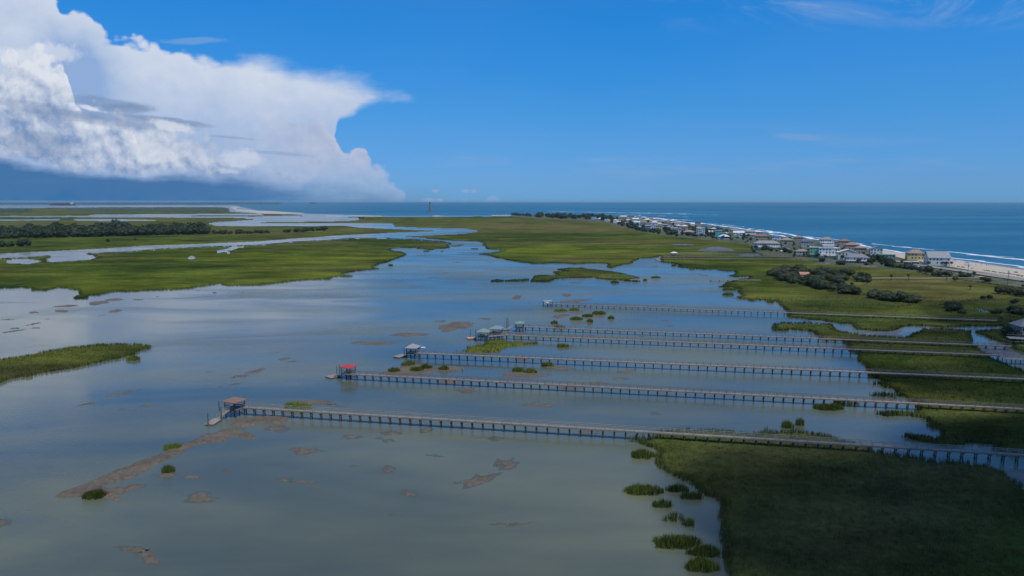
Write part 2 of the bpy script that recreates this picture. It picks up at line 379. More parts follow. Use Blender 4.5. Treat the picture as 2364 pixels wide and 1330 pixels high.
class MB:
    def __init__(s): s.v = []; s.f = []
    def box(s, x0, x1, y0, y1, z0, z1):
        b = len(s.v)
        s.v += [(x0, y0, z0), (x1, y0, z0), (x1, y1, z0), (x0, y1, z0), (x0, y0, z1), (x1, y0, z1), (x1, y1, z1), (x0, y1, z1)]
        s.f += [(b + 3, b + 2, b + 1, b), (b + 4, b + 5, b + 6, b + 7), (b, b + 1, b + 5, b + 4), (b + 1, b + 2, b + 6, b + 5), (b + 2, b + 3, b + 7, b + 6), (b + 3, b, b + 4, b + 7)]
        return s
    def bar(s, a, c, w, h=None, n=4):
        h = h or w; a = Vector(a); c = Vector(c); d = (c - a).normalized()
        up = Vector((0, 0, 1)) if abs(d.z) < 0.95 else Vector((0, 1, 0))
        sx = d.cross(up).normalized(); sy = sx.cross(d).normalized(); b = len(s.v)
        for q in (a, c):
            for k in range(n):
                an = 2 * math.pi * (k + .5) / n; r = 1.414 if n == 4 else 1.0
                s.v.append(tuple(q + sx * math.cos(an) * w / 2 * r + sy * math.sin(an) * h / 2 * r))
        for k in range(n): s.f.append((b + k, b + (k + 1) % n, b + n + (k + 1) % n, b + n + k))
        s.f.append(tuple(b + k for k in reversed(range(n)))); s.f.append(tuple(b + n + k for k in range(n)))
        return s
    def tube(s, pts, rads, n=8):
        b = len(s.v)
        for i, (q, r) in enumerate(zip(pts, rads)):
            for k in range(n):
                a = 2 * math.pi * k / n; s.v.append((q[0] + r * math.cos(a), q[1] + r * math.sin(a), q[2]))
        for i in range(len(pts) - 1):
            for k in range(n): s.f.append((b + i * n + k, b + i * n + (k + 1) % n, b + (i + 1) * n + (k + 1) % n, b + (i + 1) * n + k))
        s.f.append(tuple(b + k for k in reversed(range(n)))); s.f.append(tuple(b + (len(pts) - 1) * n + k for k in range(n)))
        return s
    def poly(s, pts, faces):
        b = len(s.v); s.v += [tuple(p) for p in pts]; s.f += [tuple(b + i for i in f) for f in faces]; return s
    def hip(s, w, d, z, h, ov=0.5, cx=0, cy=0, th=0.18):
        W, D = w / 2 + ov, d / 2 + ov; r = max(0.02, abs(W - D))
        if W >= D: a, c = (cx - r, cy, z + h), (cx + r, cy, z + h)
        else: a, c = (cx, cy - r, z + h), (cx, cy + r, z + h)
        base = [(cx - W, cy - D), (cx + W, cy - D), (cx + W, cy + D), (cx - W, cy + D)]
        pts = [(x, y, z - th) for x, y in base] + [(x, y, z) for x, y in base] + [a, c]
        if W >= D: top = [(4, 5, 9, 8), (5, 6, 9), (6, 7, 8, 9), (7, 4, 8)]
        else: top = [(4, 5, 8), (5, 6, 9, 8), (6, 7, 9), (7, 4, 8, 9)]
        return s.poly(pts, [(3, 2, 1, 0), (0, 1, 5, 4), (1, 2, 6, 5), (2, 3, 7, 6), (3, 0, 4, 7)] + top)
    def gable(s, w, d, z, h, ov=0.5, cx=0, cy=0, th=0.2, along='x'):
        W, D = w / 2 + ov, d / 2 + ov
        if along == 'x':
            pr = [(-W, -D, z), (-W, 0, z + h), (-W, D, z), (-W, D, z - th), (-W, 0, z + h - th * 1.3), (-W, -D, z - th)]
            q = [(-x, y, zz) for x, y, zz in pr]
        else:
            pr = [(D2, -D, zz) for D2, zz in ((-W, z), (0, z + h), (W, z), (W, z - th), (0, z + h - th * 1.3), (-W, z - th))]
            q = [(x, -y, zz) for x, y, zz in pr]
        pts = [(x + cx, y + cy, zz) for x, y, zz in pr + q]
        f = [(i, (i + 1) % 6, 6 + (i + 1) % 6, 6 + i) for i in range(6)] + [(0, 5, 4, 1), (1, 4, 3, 2), (6, 7, 10, 11), (7, 8, 9, 10)]
        return s.poly(pts, f)
    def build(s, name, m, parent=None, smooth=False):
        return mesh_obj(name, s.v, s.f, m, parent, smooth)
def copy_tree(o, parent=None):
    c = o.copy(); C.objects.link(c)
    if parent is not None: c.parent = parent
    for ch in o.children: copy_tree(ch, c)
    return c
# ------------------------------------------------------------------ numpy noise
_tab = rng.random((256, 256))
def vnoise(x, y):
    xi = np.floor(x).astype(int); yi = np.floor(y).astype(int); fx = x - xi; fy = y - yi
    fx = fx * fx * (3 - 2 * fx); fy = fy * fy * (3 - 2 * fy)
    a = _tab[xi % 256, yi % 256]; b = _tab[(xi + 1) % 256, yi % 256]; c = _tab[xi % 256, (yi + 1) % 256]; d = _tab[(xi + 1) % 256, (yi + 1) % 256]
    return (a * (1 - fx) + b * fx) * (1 - fy) + (c * (1 - fx) + d * fx) * fy
def fbm(x, y, o=4, g=0.5):
    s = 0; a = 1.0; t = 0
    for i in range(o):
        s = s + a * vnoise(x * 2 ** i + 17.3 * i, y * 2 ** i + 5.1 * i); t += a; a *= g
    return s / t
def sstep(a, b, x):
    t = np.clip((x - a) / (b - a), 0, 1); return t * t * (3 - 2 * t)
def inside(X, Y, poly):
    P = np.asarray(poly); r = np.zeros(X.shape, bool); n = len(P)
    for i in range(n):
        x1, y1 = P[i]; x2, y2 = P[(i + 1) % n]
        if y1 == y2: continue
        c = ((y1 > Y) != (y2 > Y)) & (X < (x2 - x1) * (Y - y1) / (y2 - y1) + x1); r ^= c
    return r
def edge_dist(X, Y, poly, closed=True):
    P = np.asarray(poly); d = np.full(X.shape, 1e9); n = len(P)
    for i in range(n if closed else n - 1):
        x1, y1 = P[i]; x2, y2 = P[(i + 1) % n]; ex, ey = x2 - x1, y2 - y1; L = ex * ex + ey * ey + 1e-9
        t = np.clip(((X - x1) * ex + (Y - y1) * ey) / L, 0, 1)
        d = np.minimum(d, np.hypot(X - x1 - t * ex, Y - y1 - t * ey))
    return d
def area(P):
    P = np.asarray(P); x, y = P[:, 0], P[:, 1]; return 0.5 * np.sum(x * np.roll(y, -1) - np.roll(x, -1) * y)
def to_world(pp, h=0.0):
    """photo outline -> ground; the far bank of a stand of height h is seen at its top"""
    n = len(pp); s = np.sign(area(pp)); out = []
    for i, (px, py) in enumerate(pp):
        a = pp[i - 1]; b = pp[(i + 1) % n]; tx, ty = b[0] - a[0], b[1] - a[1]; L = math.hypot(tx, ty) + 1e-9
        ny = s * tx / L            # y component (image, down) of the inward normal
        k = min(1, max(0, ny * 1.5)) * h
        out.append(G(px, max(py, 466.5), k))
    return out
# species zones of the marsh: lush (lime), brown (olive)
ZONES = [  # px, py, rx, ry, lush, brown
    (230, 668, 260, 14, .35, 0), (700, 610, 190, 26, .65, 0), (560, 640, 220, 22, .35, 0), (400, 600, 160, 6, .3, .1), (150, 640, 170, 14, .2, .0),
    (1370, 588, 250, 20, .8, 0), (1230, 578, 90, 9, .8, 0), (1400, 560, 300, 9, -.2, 0), (1250, 545, 260, 8, -.3, -.2), (1350, 528, 200, 6, .2, .5), (1200, 525, 170, 6, .1, .45),
    (1640, 560, 110, 6, .5, .1), (1500, 548, 160, 6, .15, .1), (1770, 680, 90, 18, .55, 0), (1600, 610, 130, 12, .0, -.3), (1650, 622, 180, 12, -.3, -.2),
    (950, 560, 120, 7, .1, -.1), (800, 560, 170, 9, -.3, -.3), (560, 620, 300, 10, -.15, -.3), (2100, 660, 260, 22, .3, .35), (2250, 700, 180, 18, .5, .2), (2000, 610, 160, 10, .3, .3),
    (2060, 625, 150, 8, .4, .2), (1900, 700, 160, 16, -.2, -.2), (2050, 720, 200, 14, -.2, .1), (150, 825, 190, 26, .6, -.1), (160, 855, 190, 10, -.4, 0),
    (1150, 800, 100, 25, .45, 0), (2200, 855, 120, 16, 0, .5), (2260, 960, 90, 14, .35, .3), (2150, 690, 160, 6, .1, .6), (1350, 640, 150, 18, -.1, 0),
    (1300, 595, 60, 5, 0, .4), (1340, 600, 50, 6, -.3, .4), (2000, 560, 200, 10, 0, 0), (2000, 1220, 330, 170, -.15, 1.0), (1700, 1060, 120, 40, 0, .2), (2250, 1080, 160, 40, .1, .7)]
def tone(X, Y):
    px, py = topx(X, Y, np.zeros_like(X))
    a = fbm(X / 70 + 3, Y / 45 + 9, 5, 0.6); b = fbm(X / 160 + 31, Y / 120 + 2, 4, 0.6); c = fbm(X / 14, Y / 14 + 70, 4, 0.6)
    far = sstep(500, 1600, Y)
    lush = 0.20 + (a - 0.5) * 1.9 + (c - 0.5) * 0.5 + 0.05 * far; brown = 0.14 + (b - 0.5) * 1.6 + (c - 0.5) * 0.3 + 0.30 * far
    for zx, zy, rx, ry, l, br in ZONES:
        w = np.exp(-(((px - zx) / rx) ** 2 + ((py - zy) / ry) ** 2)); lush = lush + l * w; brown = brown + br * w
    return np.clip(lush, 0, 1), np.clip(brown, 0, 1)
def put_tone(me, lush, brown, var):
    ca = me.color_attributes.new('tone', 'FLOAT_COLOR', 'POINT')
    d = np.ones((len(lush), 4), np.float32); d[:, 0] = lush; d[:, 1] = brown; d[:, 2] = var
    ca.data.foreach_set('color', d.ravel())
poly_mean = {}
def sheet(name, polys, holes, m, htop, step=(2.6, 1.7), warp=1.0, hn=0.25, edge=1.0, zlow=-0.3, tones=False, zbase=0.0, rag=0.0, xlim=(-500, 2900), ymax=1560):
    """one stand of marsh or one bank of mud: a surface over a real outline on the ground"""
    allp = np.concatenate([np.asarray(p) for p in polys]); px, py = topx(allp[:, 0], allp[:, 1], np.zeros(len(allp)))
    x0, x1 = max(xlim[0], px.min() - 6), min(xlim[1], px.max() + 6); y0, y1 = max(467.0, py.min() - 3), min(ymax, py.max() + 5)
    nx = int((x1 - x0) / step[0]) + 2; ny = int((y1 - y0) / step[1]) + 2
    gx = np.linspace(x0, x1, nx); gy = np.linspace(y0, y1, ny)
    PX, PY = np.meshgrid(gx, gy)
    a = (PX - W0 / 2) / F; b = (H0 / 2 - PY) / F
    dy = math.cos(PITCH) + math.sin(PITCH) * b; dz = -math.sin(PITCH) + math.cos(PITCH) * b
    T = -CAMH / np.minimum(dz, -0.0021); X = a * T; Y = dy * T
    D = np.hypot(X, Y); poly_mean[id(polys[0])] = D.mean(); amp = warp * (0.5 + 0.0035 * D)
    fr = 1 / (3.0 + 0.012 * D.mean())
    WX = X + amp * (fbm(X * fr + 40, Y * fr + 3, 4, 0.6) - 0.5) * 2.6; WY = Y + amp * (fbm(X * fr + 90, Y * fr + 55, 4, 0.6) - 0.5) * 2.6 * (1 + D / 700)
    ins = np.zeros(X.shape, bool)
    for p in polys: ins |= inside(WX, WY, p)
    for h in holes: ins &= ~inside(WX, WY, h)
    dist = np.full(X.shape, 1e9)
    for p in polys: dist = np.minimum(dist, edge_dist(WX, WY, p))
    for h in holes: dist = np.minimum(dist, edge_dist(WX, WY, h))
    if rag > 0: ins &= (dist + (fbm(X / 1.3, Y / 1.3, 4, 0.7) - 0.42) * rag * 4 > 0)
    cell = ins[:-1, :-1] & ins[1:, :-1] & ins[:-1, 1:] & ins[1:, 1:]
    if not cell.any(): return None
    cnt = np.zeros(X.shape, int)
    for i in (0, 1):
        for j in (0, 1): cnt[i:ny - 1 + i, j:nx - 1 + j] += cell
    Z = zbase + htop * sstep(0, edge, dist) * (1 + hn * (fbm(X / 2.2, Y / 2.2, 4, 0.6) - 0.5) * 2 + hn * (fbm(X / 19, Y / 19, 3) - 0.5))
    Z[cnt < 4] = zlow
    idx = -np.ones(X.shape, int); used = cnt > 0; idx[used] = np.arange(used.sum())
    V = np.stack([X[used], Y[used], Z[used]], 1)
    j, i = np.nonzero(cell)
    Fc = np.stack([idx[j, i], idx[j + 1, i], idx[j + 1, i + 1], idx[j, i + 1]], 1)
    o = mesh_obj(name, V, Fc, m, None, True)
    if tones:
        l, br = tone(V[:, 0], V[:, 1]); put_tone(o.data, l, br, np.full(len(l), .5))
    return o
def blades(name, X, Y, hgt, per, m, parent=None, wid=0.07, lean=0.35, z0=0.0, org=(0, 0)):
    """a stand of reeds: `per` tapering bent blades at every point"""
    n = len(X); N = n * per
    bx = np.repeat(X, per) + rng.normal(0, 0.16, N); by = np.repeat(Y, per) + rng.normal(0, 0.16, N)
    h = np.repeat(hgt, per) * rng.uniform(0.6, 1.12, N); an = rng.uniform(0, 2 * math.pi, N); ln = rng.uniform(0.05, lean, N) * h
    la = rng.uniform(0, 2 * math.pi, N); w = wid * rng.uniform(0.6, 1.3, N) * 0.5
    cx, sy = np.cos(an) * w, np.sin(an) * w
    z = np.full(N, z0)
    p0 = np.stack([bx - cx, by - sy, z], 1); p1 = np.stack([bx + cx, by + sy, z], 1)
    mx, my = bx + np.cos(la) * ln * 0.35, by + np.sin(la) * ln * 0.35
    p2 = np.stack([mx + cx * .8, my + sy * .8, z + h * 0.6], 1); p3 = np.stack([mx - cx * .8, my - sy * .8, z + h * 0.6], 1)
    p4 = np.stack([bx + np.cos(la) * ln, by + np.sin(la) * ln, z + h], 1)
    V = np.stack([p0, p1, p2, p3, p4], 1).reshape(-1, 3)
    k = np.arange(N)[:, None] * 5
    T = np.concatenate([k + np.array([[0, 1, 2]]), k + np.array([[0, 2, 3]]), k + np.array([[3, 2, 4]])], 0)
    V2 = V.copy(); V2[:, 0] -= org[0]; V2[:, 1] -= org[1]
    o = mesh_obj(name, V2, T, m, parent)
    l, br = tone(V[:, 0], V[:, 1]); put_tone(o.data, l, br, np.repeat(rng.random(N), 5))
    return o
# ------------------------------------------------------------------ traced outlines (photo pixels)
def Zm(x0, y0, s, pts): return [(x0 + a / s, y0 + b / s) for a, b in pts]
def R1(*p): return Zm(0, 440, 3.94, p)
def R2(*p): return Zm(600, 440, 3.94, p)
def R3(*p): return Zm(1150, 460, 5.253, p)
def R4(*p): return Zm(1550, 490, 5.91, p)
def R5(*p): return Zm(1900, 520, 5.095, p)
def R6(*p): return Zm(1700, 600, 3.56, p)
def R7(*p): return Zm(1000, 640, 3.377, p)
def R8(*p): return Zm(1500, 560, 5.63, p)
def RL(*p): return Zm(0, 640, 3.94, p)
def RB(*p): return Zm(0, 880, 2.956, p)
def RM(*p): return Zm(1300, 940, 3.41, p)
def RR(*p): return Zm(1750, 880, 2.956, p)
def RC(*p): return Zm(600, 980, 3.377, p)
left_marsh = R1((-600, 618), (0, 612), (250, 605), (440, 588), (470, 597), (400, 620), (420, 640), (480, 650), (650, 635), (820, 625), (930, 605), (810, 575), (900, 562), (1060, 555), (1180, 552), (1400, 530), (1900, 505), (2100, 500), (2250, 494)) + \
    R2((0, 492), (300, 462), (650, 445), (900, 425), (1070, 425), (1400, 440), (1650, 458), (1750, 480), (1700, 500), (1740, 515), (1650, 530), (1560, 540), (1440, 530), (1440, 520), (1200, 528), (1180, 535), (1290, 558), (1320, 575), (1290, 600), (1180, 640), (1070, 680), (1000, 700), (1075, 712), (1000, 722), (850, 735), (760, 752), (750, 762), (820, 775), (760, 782), (690, 785), (640, 803), (450, 810), (250, 830), (0, 860)) + \
    R1((2080, 862), (1990, 850), (1750, 885), (1500, 905), (1200, 918), (1000, 925), (900, 950), (800, 960), (760, 985), (690, 985), (680, 965), (730, 930), (710, 905), (540, 880), (450, 895), (400, 910), (300, 905), (290, 885), (200, 880), (0, 890), (-600, 905))
left_holes = [R1((50, 655), (130, 630), (200, 622), (300, 625), (390, 645), (260, 667)), R1((1690, 618), (1760, 598), (1755, 627)), R1((1970, 572), (2010, 545), (2120, 520), (2210, 497), (2225, 503), (2140, 527), (2060, 550), (2020, 553)), R1((2020, 553), (2060, 550), (2080, 575))]
mid_marsh = R1((-600, 158), (0, 158), (560, 152), (1200, 148), (2000, 150), (2090, 165), (2110, 190), (2364, 204)) + R2((300, 212), (480, 228), (0, 236)) + R1((2230, 250), (2364, 258), (2300, 268), (2100, 283), (1990, 288), (1905, 300), (1990, 316), (2364, 320)) + \
    R2((0, 318), (300, 318), (780, 315), (900, 330), (1150, 342), (1350, 350), (1600, 358), (1620, 366), (1550, 374), (1200, 386), (700, 412), (300, 440), (0, 463)) + R1((2100, 475), (1600, 495), (1400, 500), (900, 530), (500, 550), (0, 575), (-600, 590))
mid_holes = [R1((-600, 232), (0, 233), (800, 233), (860, 222), (1500, 216), (2364, 211), (2380, 222), (1700, 226), (1620, 236), (2364, 240), (2380, 248), (1600, 243), (900, 241), (800, 239), (-600, 239)),
             R1((-600, 265), (0, 265), (530, 263), (530, 270), (0, 272), (-600, 272)), R1((655, 266), (720, 262), (980, 262), (1480, 270), (1100, 276), (700, 273))]
island_marsh = R2((-30, 229), (300, 230), (700, 233), (1200, 232), (1600, 233), (2300, 228)) + \
    [(1240, 503), (1330, 506), (1400, 512), (1440, 524), (1480, 534), (1550, 543), (1620, 550), (1700, 558), (1738, 567), (1742, 582), (1800, 590), (1860, 598), (1900, 607), (1990, 613), (2050, 617), (2110, 624), (2150, 634), (2250, 648), (2364, 664), (2700, 704), (2700, 770)] + \
    R6((2160, 545), (1900, 548), (1700, 558), (1560, 545), (1450, 543), (1370, 545), (1330, 570), (1250, 590), (1150, 588), (1000, 575), (960, 550), (945, 522), (870, 528), (700, 500), (590, 492), (560, 482), (540, 480), (420, 470), (415, 430), (400, 415), (360, 370), (345, 345), (310, 338), (270, 355), (250, 333), (150, 330), (110, 335), (80, 325), (10, 318), (0, 300), (60, 290), (30, 270), (10, 258), (40, 235)) + \
    R8((1100, 605), (1180, 590), (1000, 582), (935, 578), (940, 565), (1000, 545), (980, 530), (1000, 510), (1180, 468), (1290, 458), (1290, 442), (1200, 445), (1090, 448), (1040, 435), (1040, 420), (1110, 405), (1115, 390), (1090, 372), (1000, 372), (850, 352), (700, 352), (500, 332), (400, 325), (360, 310), (380, 290), (290, 272), (150, 258), (150, 205)) + \
    R3((1960, 690), (1900, 705), (1850, 715), (1720, 718), (1690, 735), (1640, 755), (1640, 770), (1600, 785), (1500, 795), (1480, 805), (1440, 820), (1380, 835), (1320, 825), (1340, 800), (1310, 785), (1200, 775), (1050, 778), (1010, 785), (920, 790), (820, 780), (640, 775), (600, 778), (540, 785), (400, 785), (370, 770), (200, 755), (100, 735)) + \
    R2((2230, 625), (2150, 610), (2080, 590), (1990, 572), (2130, 562), (2240, 545), (2060, 530), (2050, 505), (2030, 490), (2050, 482), (2000, 465), (1750, 455), (1500, 434), (1260, 420), (1230, 410), (1560, 398), (1850, 385), (1980, 368), (1850, 350), (1400, 341), (1215, 332), (1200, 302), (1000, 300), (0, 300), (-130, 290), (0, 282), (780, 271), (890, 260), (880, 250), (700, 244), (0, 240))
south_marsh = R6((300, 515), (420, 508), (600, 510), (750, 518), (790, 530), (800, 552), (860, 582), (1000, 602), (1200, 617), (1340, 627), (1400, 632), (1430, 607), (1550, 560), (1640, 558), (1750, 562), (1920, 575), (1920, 600), (1930, 640), (1960, 690), (2030, 745), (2100, 790), (2180, 832), (2250, 862), (2364, 900), (3300, 1100), (3300, 1500)) + \
    RR((1815, 502), (1650, 490), (1590, 462), (1640, 432), (1430, 425), (1420, 440), (1300, 445), (1200, 430), (1050, 400), (1005, 375), (1030, 360), (1130, 355), (1260, 370), (1240, 335), (1170, 318), (1150, 290), (1120, 252), (1000, 238), (880, 242), (820, 228), (820, 203), (950, 197), (1100, 185), (1090, 150), (1000, 112), (820, 103), (830, 92), (960, 82), (930, 52), (850, 45), (850, 20)) + \
    R6((1200, 1040), (1200, 1000), (1160, 975), (1110, 960), (1080, 900), (1030, 850), (1000, 790), (940, 730), (910, 700), (900, 670), (820, 665), (730, 660), (660, 620), (620, 595), (560, 585), (450, 575), (380, 585), (300, 580), (290, 560))
east_bank = R6((1990, 575), (2100, 562), (2400, 560), (3300, 560), (3300, 900), (2364, 760), (2260, 735), (2200, 690), (2100, 650), (2010, 615), (1960, 595))
near_marsh = RM((760, 185), (820, 160), (900, 152), (1050, 165), (1100, 160), (1250, 170), (1400, 188), (1520, 184), (1640, 176)) + \
    RR((60, 330), (170, 332), (250, 318), (330, 328), (500, 358), (560, 388), (650, 408), (740, 432), (790, 455), (850, 466), (950, 488), (1100, 508), (1200, 524), (1400, 540), (1560, 556), (1650, 592), (1720, 640), (1780, 680), (1815, 700), (3200, 1200), (3200, 2000), (-320, 2000)) + \
    RM((1350, 1500), (1290, 1300), (1255, 1150), (1240, 1000), (1230, 850), (1240, 760), (1200, 730), (1100, 690), (1050, 640), (950, 580), (850, 530), (760, 480), (720, 440), (740, 380), (720, 330), (650, 310), (600, 285), (560, 245), (600, 232), (700, 220))
left_islet = RL((-500, 820), (0, 737), (250, 697), (470, 657), (640, 627), (900, 598), (1100, 598), (1300, 607), (1372, 622), (1340, 650), (1250, 682), (1200, 712), (1100, 742), (950, 770), (850, 790), (720, 820), (600, 840), (400, 870), (250, 905), (150, 915), (0, 965), (-500, 1080))
mid_islet = R3((390, 985), (430, 950), (430, 925), (500, 916), (650, 916), (735, 916), (660, 888), (680, 872), (850, 868), (710, 857), (740, 842), (850, 828), (1010, 825), (1080, 840), (1200, 850), (1400, 875), (1500, 895), (1600, 920), (1700, 940), (1715, 960), (1600, 966), (1540, 970), (1700, 985), (1690, 1000), (1560, 995), (1460, 980), (1350, 980), (1200, 965), (1160, 952), (1000, 957), (850, 957), (700, 967), (640, 987), (600, 1003), (500, 1003), (400, 998))
small_islet = R7((443, 22), (500, 14), (560, 21), (640, 13), (740, 10), (745, 25), (700, 33), (560, 32), (500, 38), (450, 35))
pier_islet = R7((172, 577), (260, 553), (270, 527), (330, 522), (400, 522), (402, 500), (430, 483), (500, 476), (570, 478), (610, 492), (720, 492), (830, 497), (836, 520), (730, 528), (600, 545), (530, 560), (520, 582), (400, 592), (180, 584))
creek_islets = [R2((1690, 502), (1760, 495), (1850, 481), (1872, 490), (1820, 506), (1770, 513)), R2((1888, 532), (1930, 520), (2000, 520), (2022, 530), (1960, 537)), R2((1470, 547), (1500, 540), (1560, 541), (1545, 556), (1480, 557)), R2((1605, 550), (1660, 543), (1705, 550), (1660, 560))]
# ------------------------------------------------------------------ water
def disc(name, m, rad, z, nseg=256):
    v = [(0, 0, z)]; f = []
    rr = [60, 200, 600, 1500, 4000, 10000, rad]
    for r in rr: v += [(r * math.cos(2 * math.pi * k / nseg), r * math.sin(2 * math.pi * k / nseg), z) for k in range(nseg)]
    for k in range(nseg): f.append((0, 1 + k, 1 + (k + 1) % nseg))
    for i in range(len(rr) - 1):
        for k in range(nseg):
            a = 1 + i * nseg; b = a + nseg; f.append((a + k, b + k, b + (k + 1) % nseg, a + (k + 1) % nseg))
    return mesh_obj(name, v, f, m)
tag(disc('ocean', M_OCEAN, 29500, -0.02), kind='structure')
lag = [G(*p) for p in [(-900, 477), (300, 474), (540, 474.2), (600, 487), (720, 494), (900, 498.5), (1180, 497.5), (1330, 499), (1440, 508), (1620, 530), (1750, 548), (1900, 580), (2100, 606), (2200, 618), (2364, 640), (2900, 690)]]
lag += [(600, 20), (600, -250), (-900, -250), (-2500, 20)]
def flat_poly(name, pts, z, m, kind='structure'):
    bm = bmesh.new(); vs = [bm.verts.new((x, y, z)) for x, y in pts]; f = bm.faces.new(vs)
    bmesh.ops.triangulate(bm, faces=[f]); me = bpy.data.meshes.new(name); bm.normal_update()
    for q in bm.faces:
        if q.normal.z < 0: q.normal_flip()
    bm.to_mesh(me); me.materials.append(m); o = bpy.data.objects.new(name, me); C.objects.link(o); return tag(o, kind=kind)
flat_poly('water', lag, 0.0, M_TIDAL)
# ------------------------------------------------------------------ land of the barrier island
shore = [(1170, 497.2), (1250, 494.5), (1330, 495), (1400, 497), (1445, 499.5), (1500, 503), (1560, 510), (1620, 518), (1680, 526), (1750, 536), (1830, 548), (1900, 556), (1947, 562), (2014, 574), (2096, 589), (2196, 599), (2364, 624), (2800, 690)]
back = [(2800, 730), (2364, 670), (2250, 655), (2150, 642), (2110, 633), (2050, 627), (1990, 622), (1900, 617), (1860, 606), (1800, 598), (1736, 592), (1732, 574), (1700, 565), (1620, 556), (1550, 549), (1480, 540), (1440, 530), (1400, 517), (1330, 511), (1180, 502)]
isl = [G(*p) for p in shore + back]
g = sheet('ground', [isl], [], M_SOIL, 1.4, step=(3, 1.2), warp=0.3, edge=25, hn=0.1, zlow=-0.2); tag(g, kind='structure')
beach = [G(*p) for p in [(1990, 571), (2014, 574.5), (2096, 589.5), (2196, 600.5), (2364, 626), (2800, 694), (2800, 704), (2364, 650), (2250, 632), (2196, 621), (2150, 612), (2090, 603), (2040, 591), (2010, 581)]]
o = sheet('beach', [beach], [], M_SAND, 0.5, step=(2, .9), warp=0.3, edge=12, hn=0.2, zbase=1.45, zlow=0.2); tag(o, kind='structure')
wet = [G(*p) for p in [(1900, 554), (2014, 570), (2096, 586), (2196, 596), (2364, 618), (2800, 684), (2800, 697), (2364, 628.5), (2196, 602.5), (2096, 591), (2014, 576.5), (1900, 560)]]
o = sheet('wet_sand', [wet], [], M_WET, 0.1, step=(2, .8), warp=0.6, edge=15, hn=0.2, zbase=0.05, zlow=-0.15); tag(o, kind='structure')
spit = R1((2085, 152), (2120, 146), (2220, 145), (2150, 160), (2170, 172), (2364, 182)) + R2((150, 188), (300, 198), (495, 208), (200, 211), (0, 209)) + R1((2280, 200), (2150, 184))
o = sheet('sand_spit', [[G(*p) for p in spit]], [], M_SAND, 1.2, step=(1.5, .5), warp=0.05, edge=10, zlow=-0.2); tag(o, kind='structure')
for pts in (R2((380, 232), (900, 229.5), (1180, 230.5), (1100, 234.5), (600, 234)), R2((1540, 231), (1620, 228), (1690, 231), (1600, 235)), R2((2050, 227), (2280, 223), (2300, 228), (2100, 229.5))):
    o = sheet('sand_bar', [[G(*p) for p in pts]], [], M_SAND, 1.6, step=(1.5, .35), warp=0.02, edge=10, zlow=-0.2)
    if o: tag(o, kind='structure')
def strip(name, pp, w, z, m):
    pts = [Vector((*G(*p), z)) for p in pp]; v = []; f = []
    for i, p in enumerate(pts):
        d = (pts[min(i + 1, len(pts) - 1)] - pts[max(i - 1, 0)]).normalized(); n = Vector((-d.y, d.x, 0)) * w / 2
        v += [tuple(p + n), tuple(p - n)]
    f = [(2 * i, 2 * i + 1, 2 * i + 3, 2 * i + 2) for i in range(len(pts) - 1)]
    return mesh_obj(name, v, f, m)
tag(strip('road', [(1900, 588), (2000, 600), (2100, 611), (2151, 621.5), (2200, 628), (2260, 637), (2364, 653), (2800, 716)], 11, 2.02, M_ROAD), kind='structure')
tag(strip('path', [(2010, 646.5), (2060, 646), (2130, 646.5), (2240, 645.5), (2270, 642)], 2.2, 1.45, M_SAND), kind='structure')
# ------------------------------------------------------------------ marsh
GH = 1.0
def marsh(name, pp, holes=(), h=GH, warp=1.0, step=(2.6, 1.6), edge=1.2):
    polys = [to_world(pp, h)]; hs = [to_world(q[::-1]) for q in holes]
    near = min(p[1] for p in polys[0])
    o = sheet(name, polys, hs, M_GRASS, h * (0.62 if near < 380 else 0.9), step=step, warp=warp, edge=edge, tones=True, hn=0.3)
    tag(o, kind='stuff'); return polys[0], hs
W_left, H_left = marsh('marsh_grass', left_marsh, left_holes)
W_mid, _ = marsh('marsh_grass', mid_marsh, mid_holes, step=(2.6, 0.9), warp=.35)
W_isl, _ = marsh('marsh_grass', island_marsh, [R5((1745, 985), (1850, 988), (1940, 1018), (1860, 1025))], step=(2.6, 1.2), warp=.55)
W_south, _ = marsh('marsh_grass', south_marsh)
W_east, _ = marsh('marsh_grass', east_bank)
W_near, _ = marsh('marsh_grass', near_marsh, step=(4, 4), edge=2.0)
W_islet, _ = marsh('marsh_grass', left_islet)
W_midi, _ = marsh('marsh_grass', mid_islet, step=(1.6, .8), warp=.5)
W_smalli, _ = marsh('marsh_grass', small_islet, step=(1.6, .8), warp=.3)
W_pieri, _ = marsh('marsh_grass', pier_islet, step=(1.6, .9), warp=.5)
for q in creek_islets: marsh('marsh_grass', q, step=(1.6, .6), warp=.1)
# bare patches of mud inside the marsh
def mudflat(pp, z=1.15):
    P = [G(*p) for p in pp]
    o = sheet('mud_flat', [P], [], M_FLAT, 0.1, step=(1.8, .7), warp=0.8, edge=3, zbase=z, zlow=z - .5); 
    if o: tag(o, kind='structure')
mudflat([(1546, 565), (1570, 563.5), (1606, 565.5), (1600, 567.5), (1556, 567.5)])
mudflat([(1612, 577), (1640, 571.5), (1657, 570.5), (1680, 574.5), (1700, 579), (1690, 582), (1640, 583), (1612, 582)])
mudflat([(1700, 592), (1720, 586), (1745, 588), (1760, 590), (1738, 594)])
mudflat([(1882, 608), (1900, 606.5), (1925, 609), (1910, 611.5), (1885, 611)])
